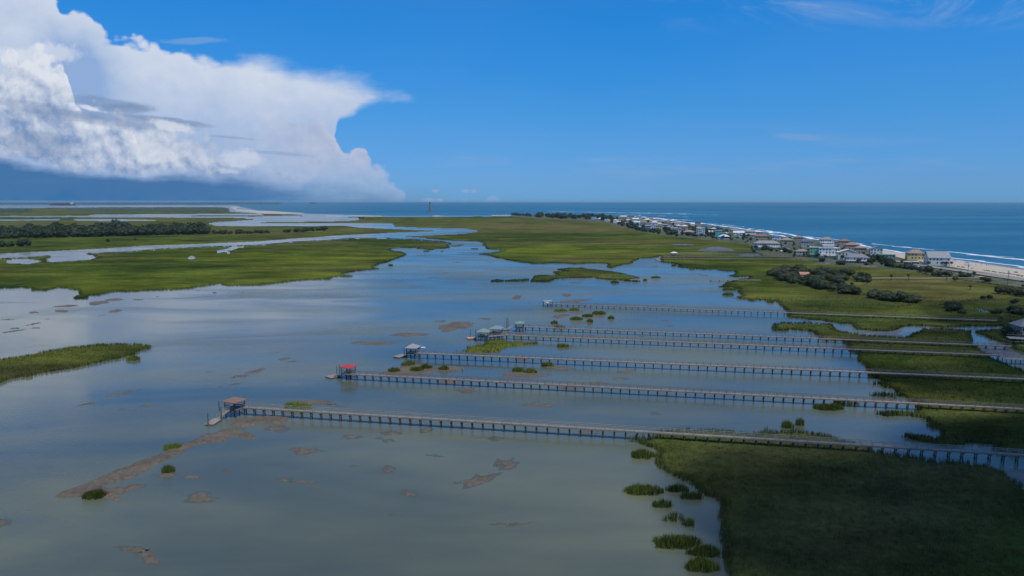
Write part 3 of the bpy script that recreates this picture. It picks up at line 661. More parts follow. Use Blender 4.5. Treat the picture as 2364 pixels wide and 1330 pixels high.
# channels of mud at low tide
for pp in (R6((555, 488), (700, 498), (870, 528), (960, 530), (1000, 575), (1150, 592), (1330, 575), (1380, 548), (1700, 560), (2000, 560), (2000, 580), (1640, 565), (1440, 615), (1340, 640), (1000, 610), (860, 590), (780, 525), (600, 508)),
           R6((1940, 690), (2100, 650), (2260, 735), (2364, 780), (3000, 1000), (3000, 1100), (2364, 900), (2250, 862), (2120, 800), (2020, 745))):
    o = sheet('mud_flat', [[G(*p) for p in pp]], [[G(*p) for p in q] for q in (R6((800, 530), (930, 538), (990, 585), (930, 580), (850, 572)), R6((1340, 612), (1400, 565), (1540, 560), (1430, 598), (1395, 628)), R6((1925, 600), (1990, 620), (2090, 660), (2130, 680), (2000, 690), (1940, 672)), R6((2130, 790), (2300, 820), (2600, 900), (2600, 960), (2300, 880)))],
              M_FLAT, 0.08, step=(2, 1), warp=0.4, edge=1.5, zbase=0.03, zlow=-.15)
    if o: tag(o, kind='structure')
o = sheet('mud_flat', [[G(*p) for p in RR((1480, 560), (1640, 580), (1700, 590), (1900, 600), (2300, 700), (2300, 900), (1815, 760), (1700, 700), (1600, 640))]], [], M_FLAT, .1, step=(2.5, 1.5), warp=.6, edge=2, zbase=.02, zlow=-.1); tag(o, kind='structure')
# reeds standing out of the near stands
def scatter(polys, holes, dens, ymin, ymax, xlim=None):
    P = np.asarray(polys[0]); x0, x1 = P[:, 0].min(), P[:, 0].max(); y0, y1 = max(P[:, 1].min(), ymin), min(P[:, 1].max(), ymax)
    if xlim: x0, x1 = max(x0, xlim[0]), min(x1, xlim[1])
    n = int((x1 - x0) * (y1 - y0) * dens)
    X = rng.uniform(x0, x1, n); Y = rng.uniform(y0, y1, n)
    px, py = topx(X, Y, np.zeros(n)); k = (px > -250) & (px < 2620) & (py < 1480)
    X, Y = X[k], Y[k]
    amp = 0.8; fr = 1 / 4.0
    WX = X + amp * (fbm(X * fr + 40, Y * fr + 3, 4, 0.6) - 0.5) * 2.2; WY = Y + amp * (fbm(X * fr + 90, Y * fr + 55, 4, 0.6) - 0.5) * 2.2
    k = inside(WX, WY, polys[0])
    for h in holes: k &= ~inside(WX, WY, h)
    return X[k], Y[k]
def reeds(poly, bands, hgt=1.15, xlim=None):
    for y0, y1, dens, per, wid in bands:
        X, Y = scatter([poly], [], dens, y0, y1, xlim)
        if len(X) == 0: continue
        h = hgt * (0.65 + 0.7 * fbm(X / 6, Y / 6, 3)) 
        tag(blades('marsh_reeds', X, Y, h, per, M_BLADE, wid=wid), kind='stuff')
reeds(W_near, [(60, 150, 2.4, 5, 0.085), (150, 240, 1.4, 4, 0.12)], 1.25)
reeds(W_south, [(150, 260, 1.0, 4, 0.14), (260, 420, 0.5, 3, 0.22)])
reeds(W_east, [(200, 420, 0.45, 3, 0.2)])
reeds(W_islet, [(100, 330, 1.2, 4, 0.16)], 1.3)
reeds(W_pieri, [(100, 400, 1.2, 4, 0.2)], 1.3)
reeds(W_midi, [(300, 620, 0.5, 3, 0.3)], 1.3)
reeds(W_isl, [(250, 420, 0.3, 3, 0.28)])

def edge_reeds(poly, warp, dens, wid, hgt, ymin, ymax, depth=2.2):
    P = np.asarray(poly); X = []; Y = []; sg = np.sign(area(P))
    for i in range(len(P)):
        a, b = P[i], P[(i + 1) % len(P)]; L = np.hypot(*(b - a))
        if L < .01 or min(a[1], b[1]) > ymax or max(a[1], b[1]) < ymin: continue
        n = int(min(9000, L * dens)) + 1; t_ = rng.random(n); d = (b - a) / L; nr = np.array([-d[1], d[0]]) * sg; o_ = rng.random(n) ** 1.5 * depth
        X.append(a[0] + (b[0] - a[0]) * t_ + nr[0] * o_); Y.append(a[1] + (b[1] - a[1]) * t_ + nr[1] * o_)
    X = np.concatenate(X); Y = np.concatenate(Y); D = np.hypot(X, Y)
    allp = np.hypot(P[:, 0], P[:, 1]); amp = warp * (0.5 + 0.0035 * D); fr = 1 / (3.0 + 0.012 * poly_mean[id(poly)])
    for _ in range(2):
        WX = amp * (fbm(X * fr + 40, Y * fr + 3, 4, 0.6) - 0.5) * 2.6; WY = amp * (fbm(X * fr + 90, Y * fr + 55, 4, 0.6) - 0.5) * 2.6 * (1 + D / 700)
        if _ == 0: X0, Y0 = X.copy(), Y.copy()
        X = X0 - WX; Y = Y0 - WY
    px, py = topx(X, Y, np.zeros(len(X))); k = (px > -60) & (px < 2430) & (Y > ymin) & (Y < ymax)
    X, Y = X[k], Y[k]
    tag(blades('marsh_reeds', X, Y, hgt * (.7 + .6 * fbm(X / 9, Y / 9, 3)), 3, M_BLADE, wid=wid), kind='stuff')
edge_reeds(W_left, 1.0, 6.0, .22, 1.2, 200, 1100, 2.5)
edge_reeds(W_isl, .55, 6.0, .22, 1.2, 200, 1100, 2.5)
edge_reeds(W_midi, .5, 4.0, .3, 1.3, 200, 900, 2.5)
edge_reeds(W_smalli, .3, 4.0, .3, 1.3, 200, 900, 2.5)
edge_reeds(W_south, 1.0, 5.0, .2, 1.3, 150, 700)
edge_reeds(W_east, 1.0, 5.0, .2, 1.3, 150, 700)
edge_reeds(W_islet, 1.0, 6.0, .16, 1.35, 100, 400)
edge_reeds(W_near, 1.0, 9.0, .09, 1.3, 60, 300)
# ------------------------------------------------------------------ mud and oyster banks
def mscale(py): return (py - 463.6) / CAMH          # photo pixels per metre across the view
def bank_poly(px, py, w, h, tilt=0.0, seed=0):
    r_ = np.random.default_rng(seed); out = []
    for k in range(18):
        a = 2 * math.pi * k / 18; q = r_.uniform(0.72, 1.18)
        x = w / 2 * q * math.cos(a); y = h / 2 * q * math.sin(a)
        out.append(G(px + x, max(467, py + y - tilt * x)))
    return out
def bank(polys, top=0.16, step=(2.2, 1.3), warp=0.7, rag=0.35, edge=1.6, halo=0):
    o = sheet('mud_bank', polys, [], M_MUD, top, step=step, warp=warp, edge=edge, hn=0.55, zbase=0.015, zlow=-0.12, rag=rag)
    if o: tag(o, kind='structure')
    if halo:
        h = []
        for P in polys:
            P = np.asarray(P); c = P.mean(0); k = np.hypot(*(P - c).T).mean(); h.append(c + (P - c) * (1 + halo / max(k, 1)))
        o = sheet('wet_mud', h, [], M_HALO, 0.002, step=step, warp=warp * 1.6, edge=.5, hn=0, zbase=0.004, zlow=-0.02, rag=.9)
        if o: tag(o, kind='structure')
bank([[G(*p) for p in RB((340, 790), (420, 750), (600, 680), (800, 600), (1000, 525), (1150, 465), (1250, 425), (1400, 360), (1520, 330), (1600, 320), (1700, 345), (1780, 385), (1740, 405), (1680, 395), (1560, 385), (1540, 420), (1380, 430), (1290, 470), (1200, 525), (1060, 580), (920, 660), (820, 690), (740, 700), (730, 720), (860, 715), (900, 700), (1000, 700), (1015, 715), (960, 735), (870, 755), (830, 785), (860, 820), (810, 832), (740, 800), (600, 790), (480, 800), (380, 805))]], rag=0.35, top=0.3)
bank([[G(*p) for p in RB((1575, 300), (1620, 260), (1760, 235), (1850, 230), (1985, 248), (1960, 280), (1900, 300), (1780, 290), (1700, 312), (1640, 322))]], rag=0.35, top=0.3)
bank([[G(*p) for p in [(868, 862), (900, 852), (925, 845), (960, 839), (1000, 846), (1040, 844), (1078, 849), (1062, 858), (1030, 863), (1000, 859), (980, 865), (940, 868), (900, 867)]]], rag=0.15)
BANKS = [(287, 907, 96, 8, .15), (200, 933.5, 62, 7, .15), (338, 936, 36, 8, .1), (281, 944, 24, 7, 0), (541, 887.5, 28, 6, .1), (509, 894, 18, 5, .2), (521, 1085, 32, 8, 0), (440, 1103, 40, 12, 0),
 (384, 1097, 58, 14, 0), (463, 1149, 74, 22, 0), (0, 1206, 44, 20, .1), (382, 1120, 18, 6, 0), (305, 1268, 78, 16, -.1), (345, 1287, 44, 34, -.4), (636, 990, 54, 13, 0), (702, 1041, 68, 17, 0), (656, 1109, 42, 12, 0),
 (698, 1113, 66, 9, -.05), (813, 1008, 46, 9, 0), (902, 1001, 44, 9, 0), (875, 1011, 20, 5, 0), (896, 1020, 30, 8, 0), (985, 992, 34, 11, 0), (1146, 1012.5, 28, 8, 0), (1168.5, 1072, 52, 24, 0), (1106, 1109, 92, 24, .2),
 (899, 1085, 30, 17, 0), (948, 1143, 42, 13, 0), (1003, 1052.5, 36, 5, 0), (817, 1078, 18, 4, 0), (1189, 1209, 110, 9, .0), (917, 1192, 30, 5, 0), (655, 829, 38, 8, .1), (672, 835, 38, 6, .1), (591, 857, 44, 9, .2),
 (557, 868, 44, 8, .1), (482, 857, 24, 4, .2), (633, 815, 44, 3, .15), (585, 840, 20, 3, 0), (865, 792, 108, 12, 0), (946, 772, 90, 13, .02), (1017, 742, 32, 7, 0), (1053, 753, 92, 22, .17), (1124, 736, 40, 7, 0), (1194, 687, 26, 11, .2),
 (1308, 681, 26, 9, 0), (1331, 653, 48, 4, 0), (1328, 695, 84, 8, .08), (1441, 684.5, 12, 3, 0), (1451, 703, 26, 4, 0), (1530, 703, 20, 3, 0), (1536, 740.5, 32, 6, -.1), (1548, 752.5, 22, 7, 0), (1394, 749.5, 20, 4, 0), (1296, 730, 46, 12, .1),
 (1343, 746, 62, 9, .1), (1272, 745, 30, 5, 0), (1300, 718, 30, 10, 0), (1330, 721, 40, 12, 0), (1380, 733, 40, 10, -.1), (1321, 803, 30, 9, 0), (1207, 865, 120, 15, 0), (1290, 848, 64, 11, -.05), (1432, 875.5, 48, 9, 0), (1376, 885, 42, 10, 0),
 (1444, 858, 52, 9, .1), (1367, 775, 24, 5, 0), (1480, 776, 26, 6, 0), (1409, 796, 20, 4, 0), (1201, 831, 46, 10, 0), (1075, 899, 56, 15, -.05), (1035, 882, 62, 10, 0), (1317, 896, 56, 10, 0), (1530, 911, 48, 7, 0), (1245, 935, 82, 10, 0),
 (1358, 998, 44, 9, 0), (1516, 955, 26, 6, -.1), (728, 930, 104, 14, -.04), (775, 936, 50, 6, 0), (1057, 605.5, 42, 3, 0), (1029, 630, 28, 3, 0), (940, 605, 38, 1.6, 0), (975, 590, 38, 4, 0), (998, 640.5, 46, 1.8, 0), (1130, 606, 30, 2.2, 0),
 (1069, 584, 18, 2, 0), (79, 721, 42, 7, 0), (152, 706.5, 72, 6, .03), (142, 718.5, 42, 7, 0), (228, 699.5, 54, 10, .1), (264, 692, 56, 7, .05), (320, 692, 34, 4, 0), (363, 685, 18, 2.5, 0), (266, 718, 36, 8, .1), (241, 727.5, 40, 3.5, .15),
 (20, 737.5, 44, 6, .05), (79, 748, 46, 6, .15), (35, 758, 38, 6, .1), (86, 757, 40, 5, 0), (33, 764, 74, 6, .15), (114, 736.5, 32, 4, 0), (496, 676, 15, 5, 0), (457, 671, 18, 2.4, 0), (561, 675.5, 18, 2.4, 0), (507, 727.5, 30, 4, -.2),
 (486, 721, 13, 3, -.1), (540, 736, 16, 2.2, -.1), (1610, 633, 48, 3, 0), (1628, 636, 30, 3.5, 0), (1512, 615, 24, 4.5, 0), (1511, 647, 26, 2, 0), (1514, 643, 26, 4, 0), (1291, 757.5, 32, 8, 0), (1700, 689, 40, 3, 0), (960, 698, 16, 1.6, 0), (700, 760, 20, 1.6, .1),
 (1220, 700, 14, 2, 0), (1640, 700, 16, 2, 0), (780, 776, 26, 3, .2), (845, 762, 30, 2.5, .1), (1560, 776, 16, 2, 0)]
for i, (px, py, w, h, tl) in enumerate(BANKS):
    far = py < 720
    bank([bank_poly(px, py, w, h, tl, i)], top=0.12, step=(1.5, .6) if far else (2.0, 1.1), warp=0.2 if far else 0.6, rag=0.15 if far else 0.8, edge=1.2, halo=0 if far else 1.0)
# ------------------------------------------------------------------ single tufts of reeds, each a thing
CL = [(220, 1147, 46, .8, "dark green reed clump on the lower end of the long mud bar"),
 (401, 1036, 38, .5, "low green reed clump on the upper edge of the long mud bar"),
 (388, 1089, 29, .7, "small round reed clump on its own mud patch below the long mud bar"),
 (683, 941, 56, .5, "wide reed clump on a mud bank behind the railing of the nearest pier"),
 (909, 858, 29, .5, "bright reed clump on the muddy point just right of the red pavilion"),
 (943, 843, 33, .5, "reed clump on mud directly below the grey pavilion"),
 (961, 856, 33, .6, "large dark reed clump in the middle of the muddy point by the red pavilion"),
 (983, 851, 26, .5, "yellowish reed clump joined to a darker one on the muddy point"),
 (1025, 854, 24, .7, "rounded reed clump at the right end of the muddy point"),
 (1263, 845, 25, .6, "reed clump on mud below the middle of the grey pavilion's pier"),
 (1195, 857, 23, .4, "left one of two flat reed clumps on a long mud patch between piers"),
 (1224, 861, 30, .4, "right one of two flat reed clumps on a long mud patch between piers"),
 (1300, 801, 27, .6, "lone reed clump right of the bright green islet beside the pier"),
 (1294, 719, 26, .5, "yellow green reed clump under the outer end of the farthest long pier"),
 (1325, 717, 22, .5, "dark reed clump under the farthest long pier next to a yellow green one"),
 (1330, 738, 27, .6, "oval dark reed clump with clear reflection below the farthest long pier"),
 (1358, 731, 23, .5, "flat topped reed clump between an oval one and the largest one"),
 (1383, 725, 33, .7, "largest dark reed clump of those below the farthest long pier"),
 (1411, 736, 14, .7, "small round reed clump standing apart to the right of the largest one"),
 (1280, 747, 14, .7, "small dark reed clump on a thin mud strip above the green roofed pavilion's pier"),
 (1362, 744, 14, .7, "small yellow green reed clump on mud above the green roofed pavilion's pier"),
 (1291, 757, 28, .4, "pale thin reed clump crossed by the deck of the green roofed pavilion's pier"),
 (308, 831, 27, .7, "small reed clump in open water off the tip of the left green islet"),
 (1482, 1053, 56, .7, "pale reed clump at the corner where the nearest pier meets the dark marsh"),
 (1482, 1137, 84, .45, "long curved reed clump standing farthest out from the dark marsh edge"),
 (1562, 1133, 54, .4, "low reed clump right of the long curved one"),
 (1598, 1150, 54, .4, "low reed clump closest to the corner of the dark marsh edge"),
 (1532, 1169, 42, .5, "small spiky reed clump below the long curved one"),
 (1558, 1200, 50, .5, "reed clump with pale tips left of a sparse one"),
 (1589, 1213, 28, .6, "very sparse pale reed clump beside a denser one"),
 (1564, 1257, 104, .45, "biggest long reed clump in the open water near the bottom edge"),
 (1625, 1279, 66, .6, "reed clump joined to the right end of the biggest one"),
 (1617, 1312, 84, .6, "reed clump cut by the bottom edge of the picture"),
 (1819, 987, 26, .8, "bushy taller clump above the reeds behind the nearest pier"),
 (1847, 981, 18, .8, "small bushy clump right of a taller one behind the nearest pier"),
 (1912, 944, 66, .45, "wide reed clump just below the red pavilion's pier"),
 (1940, 933, 26, .5, "dark reed clump between the pilings of the red pavilion's pier"),
 (1968, 934, 32, .5, "loose reed clump behind the pilings of the red pavilion's pier"),
 (1556, 614, 12, .7, "tiny reed clump off the marsh edge right of the small floating dock"),
 (1597, 622, 14, .6, "small reed clump off the shore above two thin mud strips"),
 (1514, 642, 21, .5, "reed clump on mud right of the tail of the middle islet"),
 (1418, 653, 20, .6, "round bright reed clump hanging below the middle islet"),
 (1489, 648.5, 9, .8, "tiny reed clump off the right tail of the middle islet"),
 (902, 613.5, 12, .6, "tiny reed clump alone off the tip of the left marsh"),
 (1689, 659.5, 38, .5, "long green reed clump nearest the short open pier"),
 (1686, 670, 34, .4, "middle reed clump of three stacked below the short open pier"),
 (1680, 681, 26, .4, "lowest reed clump of three stacked below the short open pier")]
for px, py, w, asp, lab in CL:
    s_ = mscale(py); rx = w / s_ / 2; ry = max(rx * asp, 0.8); cx, cy = G(px, py); cy += 0
    n = int(min(2200, max(80, math.pi * rx * ry * (15 if py > 900 else 7))))
    if 'sparse' in lab or 'loose' in lab or 'thin' in lab: n = int(n * .4)
    a = rng.uniform(0, 2 * math.pi, n); q = np.sqrt(rng.random(n)); th = fbm(np.cos(a) * 1.3 + px, np.sin(a) * 1.3 + py, 3) * .9 + .55
    X = cx + rx * q * np.cos(a) * th; Y = cy + ry * q * np.sin(a) * th
    hh = (2.2 if 'taller' in lab else 1.65) * (1.12 - 0.45 * q ** 2)
    o = blades('reed_clump', X, Y, hh * (.75 + .5 * fbm(X / .8, Y / .8, 3)), 5, M_BLADE, wid=0.08 if py > 900 else 0.18, org=(cx, cy)); o.location = (cx, cy, 0)
    put = o.data.color_attributes['tone']; dd = np.zeros(len(o.data.vertices) * 4, np.float32); put.data.foreach_get('color', dd); dd = dd.reshape(-1, 4); dd[:, 0] = np.clip(dd[:, 0] + (.6 if py < 1000 else .35), 0, 1); dd[:, 1] *= .2; put.data.foreach_set('color', dd.ravel())
    tag(o, lab, 'reed clump', 'reed clumps standing in the tidal water')
# ------------------------------------------------------------------ piers
def pier(A, B, z, w, space, deckm, railm, label, rails=2, brace=True, railing=True, group='long wooden piers over the marsh', raildir=1):
    ax, ay = G(*A, z); bx, by = G(*B, z); L = math.hypot(bx - ax, by - ay); ang = math.atan2(by - ay, bx - ax)
    e = empty('pier', (ax, ay, 0), ang); tag(e, label, 'pier', group)
    MB().box(0, L, 0, w, z - 0.06, z).build('deck', deckm, e)
    for y in (0.0, w): 
        MB().box(0, L, y - 0.05 if y else -0.055, y + 0.055 if y else 0.05, z - 0.33, z - 0.065).build('stringer', M_STR, e)
    if railing:
        for y in (0.06, w - 0.06):
            r = MB(); n = max(2, int(L / 2.4))
            for k in range(n + 1): r.box(k * L / n - 0.05, k * L / n + 0.05, y - 0.05, y + 0.05, z + 0.002, z + 0.98)
            r.box(0, L, y - 0.05, y + 0.05, z + 0.985, z + 1.03)
            for j in range(rails): zz = z + 0.25 + j * 0.62 / max(1, rails - 1) if rails > 1 else z + 0.5; r.box(0, L, y - 0.02 - .0015 * j, y + 0.02 + .0015 * j, zz, zz + 0.05)
            r.build('handrail', railm, e)
    n = min(100, max(2, int(L / space))); sp = L / n if L / space <= 100 else space
    b = MB()
    for y in (0.15, w - 0.15): b.tube([(0, y, -1.5), (0, y, z - 0.07)], [0.14, 0.12], 7)
    b.box(0.13, 0.20, -0.15, w + 0.15, z - 0.58, z - 0.335)
    if brace: b.bar((-0.16, 0.1, 0.5), (-0.16, w - 0.1, z - 0.5), 0.07, 0.14); b.bar((-0.24, w - 0.1, 0.5), (-0.24, 0.1, z - 0.5), 0.07, 0.14)
    first = None
    for k in range(n):
        if first is None: first = b.build('pile_bent', M_PILE, e); o = first
        else: o = first.copy(); C.objects.link(o); o.parent = e
        o.location = (1.0 + k * sp, 0, 0)
    return e
pier((556, 941), (2640, 1068), 2.3, 1.25, 2.85, M_DECK, M_RAIL, 'nearest long grey pier with pale double handrails and cross braced piles', 2)
pier((797.7, 863.5), (2640, 959), 2.1, 1.3, 2.8, M_DECKP, M_RAILB, 'long pier that ends at the bright red roofed pavilion', 2)
pier((961.8, 815.5), (2640, 887), 2.2, 1.3, 3.1, M_DECKP, M_RAILB, 'long pier that ends at the grey roofed pavilion with a blue covered boat', 1)
pier((1164, 773.5), (2322, 821), 2.0, 1.3, 3.2, M_DECKP, M_RAILB, 'long pier that ends beside two pavilions with pale green roofs', 1)
pier((1208, 754.5), (2337, 799.5), 1.8, 1.3, 3.3, M_DECKP, M_RAILB, 'long pier that ends at the small green roofed lookout on piles', 1)
pier((1266, 701.2), (2303, 740), 1.7, 1.3, 3.3, M_DECK, M_RAILB, 'farthest long pier whose outer end carries a small cluttered platform', 1)
pier((1638.5, 645.6), (1757, 646.8), 1.6, 1.6, 6.0, M_DECK, M_RAIL, 'short open pier without railings reaching the shrubby dune', 0, False, False)
pier((1541, 586.4), (1745, 586.8), 1.9, 1.4, 4.0, M_DECK, M_RAILB, 'upper of three thin walkways running parallel across the far marsh', 2, False, group='thin walkways across the far marsh')
pier((1527, 591.6), (1840, 592.4), 1.9, 1.4, 4.0, M_DECK, M_RAILB, 'middle of three thin walkways running parallel across the far marsh', 2, False, group='thin walkways across the far marsh')
pier((1527, 597.2), (1856, 598.2), 1.9, 1.4, 4.0, M_DECK, M_RAILB, 'lower of three thin walkways running parallel across the far marsh', 2, False, group='thin walkways across the far marsh')
pier((1582, 578), (1735, 580.2), 1.9, 1.4, 4.0, M_DECK, M_RAILB, 'thin walkway crossing the bare mud patch in the far marsh', 2, False, group='thin walkways across the far marsh')
def pavilion(px, py, z, w, d, rz, roofm, label, kind='hip', eave=2.2, rise=1.0, bench=True, ov=0.55):
    x, y = G(px, py, z); e = empty('pavilion', (x, y, 0), rz); tag(e, label, 'pavilion', 'roofed pavilions at the pier ends')
    MB().box(-w / 2, w / 2, -d / 2, d / 2, z - 0.1, z).build('floor', M_DECK, e)
    MB().box(-w / 2 + .02, w / 2 - .02, -d / 2 + .02, d / 2 - .02, z - 0.4, z - 0.103).build('beam', M_PILE, e)
    r = MB(); (r.hip if kind == 'hip' else r.gable)(w, d, z + eave, rise, ov); r.build('roof', roofm, e)
    for sx in (-1, 1):
        for sy in (-1, 1):
            MB().box(sx * (w / 2 - .1) - .09, sx * (w / 2 - .1) + .09, sy * (d / 2 - .1) - .09, sy * (d / 2 - .1) + .09, z + .002, z + eave - 0.19).build('post', M_PILE, e)
    for sx in (-1, 0, 1):
        for sy in (-1, 1):
            MB().tube([(sx * (w / 2 - .2), sy * (d / 2 - .2), -1.5), (sx * (w / 2 - .2), sy * (d / 2 - .2), z - .41)], [.16, .15], 7).build('piling', M_PILE, e)
    b = MB()
    for sy in (-1, 1):
        b.bar((-w / 2 + .2, sy * (d / 2 - .2), .3), (0, sy * (d / 2 - .2), z - .5), .07, .14); b.bar((0, sy * (d / 2 - .02), .3), (w / 2 - .2, sy * (d / 2 - .02), z - .5), .07, .14)
    b.build('cross_brace', M_PILE, e)
    r = MB()
    for a, c in (((-w / 2, d / 2), (w / 2, d / 2)), ((-w / 2, -d / 2), (w / 2 - 1.4, -d / 2)), ((-w / 2, -d / 2), (-w / 2, d / 2 - 1.2))):
        for zz in (.45, .95): r.bar((a[0], a[1], z + zz), (c[0], c[1], z + zz), .06, .1)
    r.build('handrail', M_RAILB, e)
    if bench:
        s2 = MB(); s2.box(-w / 2 + .3, w / 2 - .3, d / 2 - .7, d / 2 - .25, z + .42, z + .47); s2.box(-w / 2 + .35, -w / 2 + .45, d / 2 - .65, d / 2 - .3, z + .001, z + .42); s2.box(w / 2 - .45, w / 2 - .35, d / 2 - .65, d / 2 - .3, z + .001, z + .42)
        s2.build('bench', M_RAILB, e)
    return e
TERRA = paint('terracotta_roof', (0.22, 0.125, 0.10), 0.85, 0.2, 1.5); REDR = paint('red_roof', (0.40, 0.045, 0.06), 0.7, 0.15)
GREYR = paint('grey_purple_roof', (0.33, 0.29, 0.29), 0.6, 0.2); GRNR = paint('pale_green_roof', (0.21, 0.25, 0.21), 0.7, 0.2); GRNR2 = paint('sea_green_roof', (0.17, 0.26, 0.20), 0.7, 0.2)
pavilion(542, 941, 2.3, 4.0, 3.6, R(-22), TERRA, 'open pavilion with a terracotta hip roof at the nearest pier', 'hip', 2.15, .95)
pavilion(804, 859.5, 2.1, 3.7, 3.4, R(-19), REDR, 'open pavilion with a bright red roof', 'hip', 2.1, .75)
pavilion(953, 812.5, 2.2, 3.8, 3.8, R(-15), GREYR, 'open pavilion with a pale grey pyramid roof', 'hip', 2.0, 1.3)
pavilion(1117, 776, 2.0, 4.4, 3.6, R(-12), GRNR, 'lower left pavilion of the two with pale green roofs, near the orange float', 'hip', 2.1, 1.3)
pavilion(1146, 768.5, 2.0, 4.6, 4.0, R(-15), GRNR, 'upper right pavilion of the two with pale green roofs, beside a white boat', 'hip', 2.1, 1.3)
pavilion(1199.5, 756, 1.9, 3.6, 3.2, R(5), GRNR2, 'small square lookout with a sea green roof standing on tall piles', 'hip', 2.2, .8)
pavilion(1556, 588, 1.9, 6.0, 4.0, R(5), M_WHITE, 'white roofed shelter beside the far walkways', 'hip', 2.0, 1.2)
def fdock(A, B, w, label, m=None, z=0.45):
    ax, ay = G(*A); bx, by = G(*B); L = math.hypot(bx - ax, by - ay)
    e = empty('floating_dock', (ax, ay, 0), math.atan2(by - ay, bx - ax)); tag(e, label, 'floating dock', 'floating docks moored off the pier ends')
    MB().box(0, L, -w / 2, w / 2, 0.15, z).build('deck', m or M_DECKP, e)
    MB().box(.1, L - .1, -w / 2 + .1, w / 2 - .1, -0.2, 0.147).build('float', M_METAL, e)
    f = MB()
    for s2 in (-1, 1): f.box(-.04, L + .04, s2 * w / 2 - .04, s2 * w / 2 + .04, z - .14, z + .05)
    f.build('edge_board', M_RAIL, e)
    for fx in (.15, .5, .85):
        MB().box(L * fx - .12, L * fx + .12, w / 2 - .2, w / 2 - .1, z + .001, z + .16).build('cleat', M_METAL, e)
    return e
PEACH = paint('peach_deck', (0.50, 0.29, 0.20), 0.8, 0.15)
fdock((483, 983), (503.5, 969.5), 2.4, 'long pale floating dock at the foot of the terracotta pavilion\'s ramp')
fdock((757, 873.5), (779, 868.5), 3.2, 'pale floating dock below the red pavilion')
fdock((772, 872.5), (784, 870), 1.6, 'narrow second float lying against the pale dock of the red pavilion')
fdock((914, 826.5), (935, 820.5), 3.0, 'pale floating dock left of the grey pavilion')
fdock((1078, 782.5), (1098, 781.5), 3.2, 'peach coloured floating dock left of the green roofed pavilions', PEACH)
fdock((1158, 762), (1173, 761.5), 2.6, 'white edged floating dock between the pavilions and the small lookout')
fdock((1513, 597), (1523, 603), 3.0, 'small floating dock at the edge of the far marsh')
def gangway(A, za, B, zb, label, w=1.1):
    ax, ay = G(*A, za); bx, by = G(*B, zb); L = math.hypot(bx - ax, by - ay)
    e = empty('gangway', (ax, ay, 0), math.atan2(by - ay, bx - ax)); tag(e, label, 'gangway', 'ramps from the piers down to the floats')
    MB().poly([(0, -w / 2, za), (L, -w / 2, zb), (L, w / 2, zb), (0, w / 2, za), (0, -w / 2, za - .12), (L, -w / 2, zb - .12), (L, w / 2, zb - .12), (0, w / 2, za - .12)],
        [(0, 1, 2, 3), (7, 6, 5, 4), (0, 4, 5, 1), (1, 5, 6, 2), (2, 6, 7, 3), (3, 7, 4, 0)]).build('ramp', M_DECK, e)
    for s2 in (-1, 1):
        r = MB(); y = s2 * w / 2
        for hh in (.5, 1.0): r.bar((0, y, za + hh), (L, y, zb + hh), .07)
        for k in range(5): r.box(L * k / 4 - .03, L * k / 4 + .03, y - .03, y + .03, za + (zb - za) * k / 4, za + (zb - za) * k / 4 + 1.0)
        r.build('handrail', M_WHITE if 'white' in label else M_RAIL, e)
    return e
gangway((531, 944), 2.3, (503, 967), .55, 'sloping ramp with pale rails below the terracotta pavilion')
gangway((797, 863), 2.1, (781, 868), .55, 'sloping white railed ramp below the red pavilion')
gangway((960, 816), 2.2, (935, 821.5), .55, 'sloping ramp from the grey pavilion to its dock')
gangway((1106, 777), 2.0, (1096, 780), .55, 'short ramp down to the peach coloured dock')
gangway((1189, 755), 1.9, (1172.5, 760.5), .55, 'thin white ramp leading from the small lookout')
gangway((1525, 593), 1.9, (1519, 598), .55, 'ramp to the small floating dock at the edge of the far marsh')
# walkway linking the two green pavilions
ax, ay = G(1164, 773.5, 2.0); bx, by = G(1120, 777.5, 2.0); L = math.hypot(bx - ax, by - ay)
e = empty('walkway', (ax, ay, 0), math.atan2(by - ay, bx - ax)); tag(e, 'short timber walkway joining the two green roofed pavilions to their pier', 'walkway')
MB().box(0, L, -.9, .9, 1.93, 2.02).build('deck', M_DECKP, e)
for y in (-.85, .85):
    r = MB(); r.box(0, L, y - .06, y + .06, 2.98, 3.03); r.box(0, L, y - .02, y + .02, 2.4, 2.5)
    for k in range(6): r.box(L * k / 5 - .05, L * k / 5 + .05, y - .05, y + .05, 2.022, 2.98)
    r.build('handrail', M_RAILB, e)
for k in range(5): MB().tube([(L * (k + .5) / 5, -.7, -1.5), (L * (k + .5) / 5, -.7, 1.92)], [.14, .13], 7).tube([(L * (k + .5) / 5, .7, -1.5), (L * (k + .5) / 5, .7, 1.92)], [.14, .13], 7).box(L * (k + .5) / 5 - .08, L * (k + .5) / 5 + .08, -.95, .95, 1.7, 1.9295).build('pile_bent', M_PILE, e)
# platform at the outer end of the farthest pier, with lifts and gear
x, y = G(1264, 702, 1.7); e = empty('boat_lift', (x, y, 0), R(5)); tag(e, 'small platform with posts and a boat lift at the outer end of the farthest pier', 'boat lift')
MB().box(-2, 3, 1.6, 4.4, 1.6, 1.7).build('platform', M_DECK, e)
for px_ in (-2, .5, 3):
    for py_ in (1.7, 4.3): MB().tube([(px_, py_, -1.5), (px_, py_, 3.0)], [.15, .14], 7).build('piling', M_PILE, e)
MB().bar((-2, 1.7, 3.05), (3, 1.7, 3.05), .2).bar((-2, 4.3, 3.05), (3, 4.3, 3.05), .2).build('lift_beam', M_WHITE, e)
